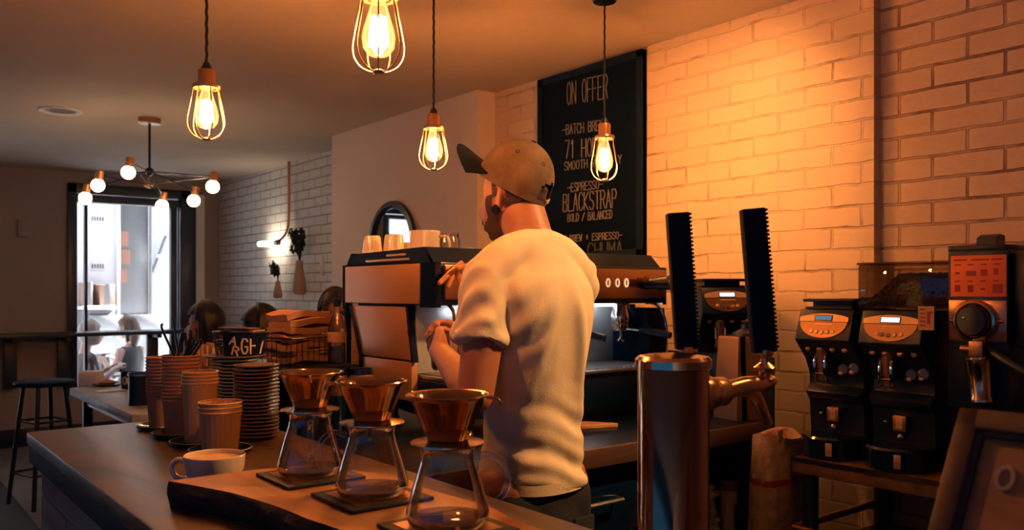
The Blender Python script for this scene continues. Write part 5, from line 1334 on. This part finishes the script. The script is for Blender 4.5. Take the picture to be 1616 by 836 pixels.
# cap
Mc = Matrix.Translation(HC+Vector((-.002, -.010, .040))) @ (Rz(.40) @ Rx(.50)).to_4x4()
b = MB(); b.M = Mc
na, ne = 72, 26; verts = []; faces = []
def dome(a, e, o=0):
    r = 1.0+.012*math.cos(6*a)*math.cos(e) if e > 0 else 1.0
    x, y, z = (.0770+o)*math.cos(e)*math.sin(a)*r, (.0960+o)*math.cos(e)*math.cos(a)*r, (.100+o)*math.sin(e)
    if e < 0: z = .10*e*.9; x = (.0770+o)*math.sin(a); y = (.096+o)*math.cos(a)
    return Vector((x, y, z))
def cap_ok(a, e):
    d = abs(((a-PI+PI) % (2*PI))-PI)       # distance from the back
    return not (d < .42 and -.13 < e < .10+.22*math.sqrt(max(0, 1-(d/.42)**2)))
for j in range(ne+1):
    e = -.30+(PI/2+.30)*j/ne
    for k in range(na): verts.append(dome(2*PI*k/na, min(e, PI/2-.001)))
for j in range(ne):
    for k in range(na):
        if cap_ok(2*PI*(k+.5)/na, -.30+(PI/2+.30)*(j+.5)/ne): faces.append((j*na+k, j*na+(k+1) % na, (j+1)*na+(k+1) % na, (j+1)*na+k))
vs, fs = b.add(verts, faces); bmesh.ops.delete(b.bm, geom=[v for v in vs if not v.link_faces], context='VERTS')
bmesh.ops.solidify(b.bm, geom=b.bm.faces[:], thickness=.0025); cap = b.build('cap', 'cap', man, angle=60)
b = MB(); b.M = Mc
def brim(u, v):
    s = (u-.5)*2; a = s*1.15; p = dome(a, -.02); out = .092*math.sqrt(max(0, 1-.62*s*s))*v
    return Vector((p.x*(1+.12*v), p.y+out*.97, p.z-.006+out*.20-.040*s*s*(.15+.85*v)))
b.sheet(brim, 28, 12, .0035); b.build('brim', 'capdark', cap)
b = MB(); b.M = Mc; b.sphere((0, 0, .1005), (.009, .009, .005), 14); b.build('button', 'capdark', cap)
for a in [PI/6+PI/3*k for k in range(6)]:
    p = dome(a, .72, .001); nrm = Vector((p.x/.077**2, p.y/.096**2, p.z/.1**2)).normalized()
    b = MB(); b.M = Mc; b.lathe([(0, 0), (.0055, 0), (.006, .0008), (.0045, .0016), (0, .001)], 14, p, nrm.to_track_quat('Z', 'Y').to_matrix()); b.build('eyelet', 'capdark', cap)
b = MB(); b.M = Mc
b.sheet(lambda u, v: dome(PI-.5+1.0*u, -.28+.14*v, .0015), 16, 3, .002); st = b.build('strap', 'capdark', cap)
b = MB(); b.M = Mc
pts = [dome(PI+.05-.62*(k/30)+.0, -.12+.035*math.sin(k*1.7)+.01*k/30, .0045) for k in range(31)]
b.tube(pts, .0013, 5); b.tube([dome(PI+.02-.6*k/10, -.185+.012*k/10, .0045) for k in range(11)], .0011, 5); b.build('script_lettering', 'letter', st)
# milk jug in his hands
t = thing('milk_jug', 'small steel milk jug held by the barista', 'jug', (bp_.x-.03, bp_.y+.315, 1.165), 0)
MB().lathe([(0, 0), (.036, 0), (.038, .006), (.036, .05), (.028, .085), (.031, .10), (.029, .10), (.026, .085), (.034, .05), (.036, .008), (0, .004)], 32).build('jug_body', 'chrome', t)
MB().tube([(-.036, 0, .085), (-.064, 0, .082), (-.068, 0, .04), (-.038, 0, .02)], .0045, 8, smooth=5).build('handle', 'chrome', t)
# ------------------------------------------------------------------ seated guests
def seated(label, x, y, rz, skin, hair, top, seat=.46, floor=0.0, hairstyle='long', lean=.0, hand_up=None, head_yaw=0.0, sleeves=True, glasses=False, scale=.97):
    t = thing('person', label, 'person', (x, y, floor), rz); t.scale = (scale,)*3
    s = seat; hc = Vector((0, .05+lean, s+.735)); Mh = Matrix.Translation(hc) @ (Rz(head_yaw) @ Rx(-.05)).to_4x4()
    b = MB(); head_mesh(b, Mh, 48, 40)
    b.limb([(0, lean*.8-.01, s+.54), (0, lean+.02, s+.66)], [.05, .048], 16)
    b.loft([ring(0, 0, s+.02, .15, .11), ring(0, .0+lean*.2, s+.2, .125, .09), ring(0, lean*.6, s+.40, .15, .10), ring(0, lean*.8, s+.50, .14, .08), ring(0, lean*.8, s+.55, .07, .06)])
    arms = []
    for sd in (-1, 1):
        sh = Vector((sd*.16, lean*.8, s+.49)); el = Vector((sd*.20, .06+lean, s+.23)); wr = Vector((sd*.10, .25+lean, s+.37))
        if hand_up == sd: el = Vector((sd*.16, .20+lean, s+.30)); wr = Vector((sd*.035, .17+lean, s+.565))
        arms.append((sd, sh, el, wr))
        b.limb([sh, sh.lerp(el, .5), el], [.048, .043, .037], 14); b.limb([el, el.lerp(wr, .4), wr], [.036, .035, .026], 14)
        hand(b, wr, (wr-el).normalized(), Vector((0, -1, 0)) if hand_up == sd else Vector((0, 0, -1)), .9 if hand_up == sd else .4, .92, -sd)
    for sd in (-1, 1):
        b.limb([(sd*.08, .02, s+.06), (sd*.09, .22, s+.07), (sd*.10, .42, s+.05)], [.085, .075, .056], 14); b.limb([(sd*.10, .42, s+.05), (sd*.10, .40, s*.5), (sd*.10, .38, .08)], [.052, .05, .036], 14)
    remesh(b, 'body', skin, t, .009, 3)
    for sd in (-1, 1):
        b = MB(); b.M = Mh; b.sphere((sd*.031, .083, .006), (.011, .009, .007), 10); b.build('eye', 'eye', t)
    b = MB()
    def test(az, el, p):
        A = abs(az); return p.z > .056 if A < 1.2 else (p.z > .02 if A < 1.5 else p.z > -.085)
    head_patch(b, Mh, test, lambda az, el: .010+.010*max(0, math.sin(el))+.012*(1 if abs(az) > 1.4 else 0), 40, 32)
    bmesh.ops.solidify(b.bm, geom=b.bm.faces[:], thickness=.006)
    b.M = Mh
    if hairstyle == 'long':
        b.limb([(0, -.055, .06), (0, -.085, -.03), (0, -.085, -.13), (0, -.075, -.20)], [.078, .082, .066, .035], 18)
        for sd in (-1, 1): b.limb([(sd*.060, -.02, .07), (sd*.074, -.05, -.02), (sd*.070, -.055, -.13)], [.028, .032, .02], 12)
    elif hairstyle == 'bob':
        b.limb([(0, -.035, .05), (0, -.045, -.02), (0, -.045, -.10)], [.074, .074, .058], 18)
        for sd in (-1, 1): b.limb([(sd*.058, -.01, .075), (sd*.072, -.045, .0), (sd*.066, -.05, -.085)], [.030, .034, .024], 12)
    elif hairstyle == 'round': b.sphere((0, -.012, .04), (.082, .100, .086), 20)
    elif hairstyle == 'curly':
        rr = random.Random(2)
        for k in range(70):
            a = rr.uniform(.6, 2*PI-.6); e = rr.uniform(-.25, 1.5); p_ = hp(a, e, .010)
            b.sphere(p_, .019, 8)
    b.build('hair', hair, t)
    b = MB()
    b.loft([ring(0, 0, s-.02, .165, .128), ring(0, lean*.2, s+.2, .140, .105), ring(0, lean*.6, s+.40, .164, .114), ring(0, lean*.8, s+.50, .150, .092), ring(0, lean*.8, s+.54, .105, .078)])
    if sleeves:
        for sd, sh, el, wr in arms: b.limb([(0, lean*.8, s+.52), sh], [.055, .060], 14); b.limb([sh, sh.lerp(el, .6), sh.lerp(el, .98)], [.060, .053, .047], 14)
    remesh(b, 'top', top, t, .009, 4, lambda co, n: .004*noise.noise(Vector((co.x*14, co.y*14, co.z*9))))
    b = MB(); b.loft([ring(0, 0, s-.02, .16, .12), ring(0, 0, s+.10, .155, .118)])
    for sd in (-1, 1): b.limb([(sd*.08, .0, s+.06), (sd*.09, .22, s+.07), (sd*.10, .42, s+.05)], [.095, .085, .068], 14); b.limb([(sd*.10, .42, s+.05), (sd*.10, .40, s*.5), (sd*.10, .38, .10)], [.066, .06, .05], 14)
    remesh(b, 'trousers', 'trouser', t, .011, 3)
    for sd in (-1, 1): MB().limb([(sd*.10, .36, .05), (sd*.10, .44, .045), (sd*.105, .52, .035)], [.042, .042, .033], 12).build('shoe', 'black', t)
    if glasses:
        b = MB(); b.M = Mh
        for sd in (-1, 1): b.tube([(sd*.033+.021*math.cos(a), .104-.004*abs(math.cos(a)), .006+.016*math.sin(a)) for a in [2*PI*k/16 for k in range(17)]], .0022, 5); b.tube([(sd*.055, .10, .01), (sd*.082, .0, .008)], .0022, 5)
        b.tube([(-.012, .107, .008), (.012, .107, .008)], .0022, 5); b.build('glasses', 'black', t)
    return t
def seat_for(lab, x, y, h, fl=0.0):
    t = thing('seat_stool', lab, 'stool', (x, y, fl), .4)
    MB().lathe([(0, h-.03), (.15, h-.03), (.165, h-.02), (.165, h-.005), (.155, h), (0, h)], 28).build('seat', 'fascia', t)
    for k in range(4):
        a = PI/4+k*PI/2; MB().tube([(.11*math.cos(a), .11*math.sin(a), h-.02), (.17*math.cos(a), .17*math.sin(a), 0)], .013, 8).build('leg', 'black', t)
LEFT = math.atan2(Rv.x, -Rv.y)*0 + (PI/2-YAW)          # facing screen left
p = at(336, 500, d=4.95)
seated('woman with dark bob resting her hand on her mouth, behind the plates', p.x, p.y, LEFT-.02, 'skin', 'hair', 'patterntop', .47, 0, 'bob', .0, 1, .0)
seat_for('round stool under the woman with the dark bob', p.x, p.y, .43)
p = at(410, 500, d=4.35)
seated('guest with black rounded hair mostly hidden behind the kraft bags', p.x+.05, p.y, LEFT+.5, 'skinbrown', 'hair', 'blacktop', .455, 0, 'round', 0)
seat_for('round stool under the guest hidden by the kraft bags', p.x+.05, p.y, .405)
p = at(523, 480, d=4.9)
seated('person with short dark hair seen behind the syrup bottle', p.x, p.y, PI, 'skinbrown', 'hairbrown', 'blacktop', .545, 0, 'curly', 0, None, -.45)
seat_for('round stool under the person behind the syrup bottle', p.x, p.y, .50)
STZ = -.20
p = at(206, 510, Y=9.7)
seated('woman in black sleeveless top and glasses seated outside the window', p.x, p.y, LEFT-.25, 'skinlight', 'hairbrown', 'blacktop', .46, STZ, 'long', 0, None, 0, False, True)
seat_for('stool under the woman with glasses outside', p.x, p.y, .44, STZ)
p = at(138, 520, Y=9.0)
seated('person with grey hair and grey shirt seated outside at far left', p.x-.02, p.y, LEFT+PI+.75, 'skinlight', 'hairgrey', 'greytop', .45, STZ, 'short', 0)
seat_for('stool under the grey haired person outside', p.x-.02, p.y, .43, STZ)
p = at(172, 550, Y=9.35)
t = thing('cafe_table', 'small pale table between the two people outside', 'table', (p.x, p.y, STZ))
MB().lathe([(0, .70), (.19, .70), (.20, .71), (.20, .72), (0, .725)], 32).build('table_top', 'whitepaint', t)
MB().lathe([(0, 0), (.17, 0), (.17, .015), (.03, .03), (.025, .7), (0, .7)], 24).build('pedestal', 'greysteel', t)
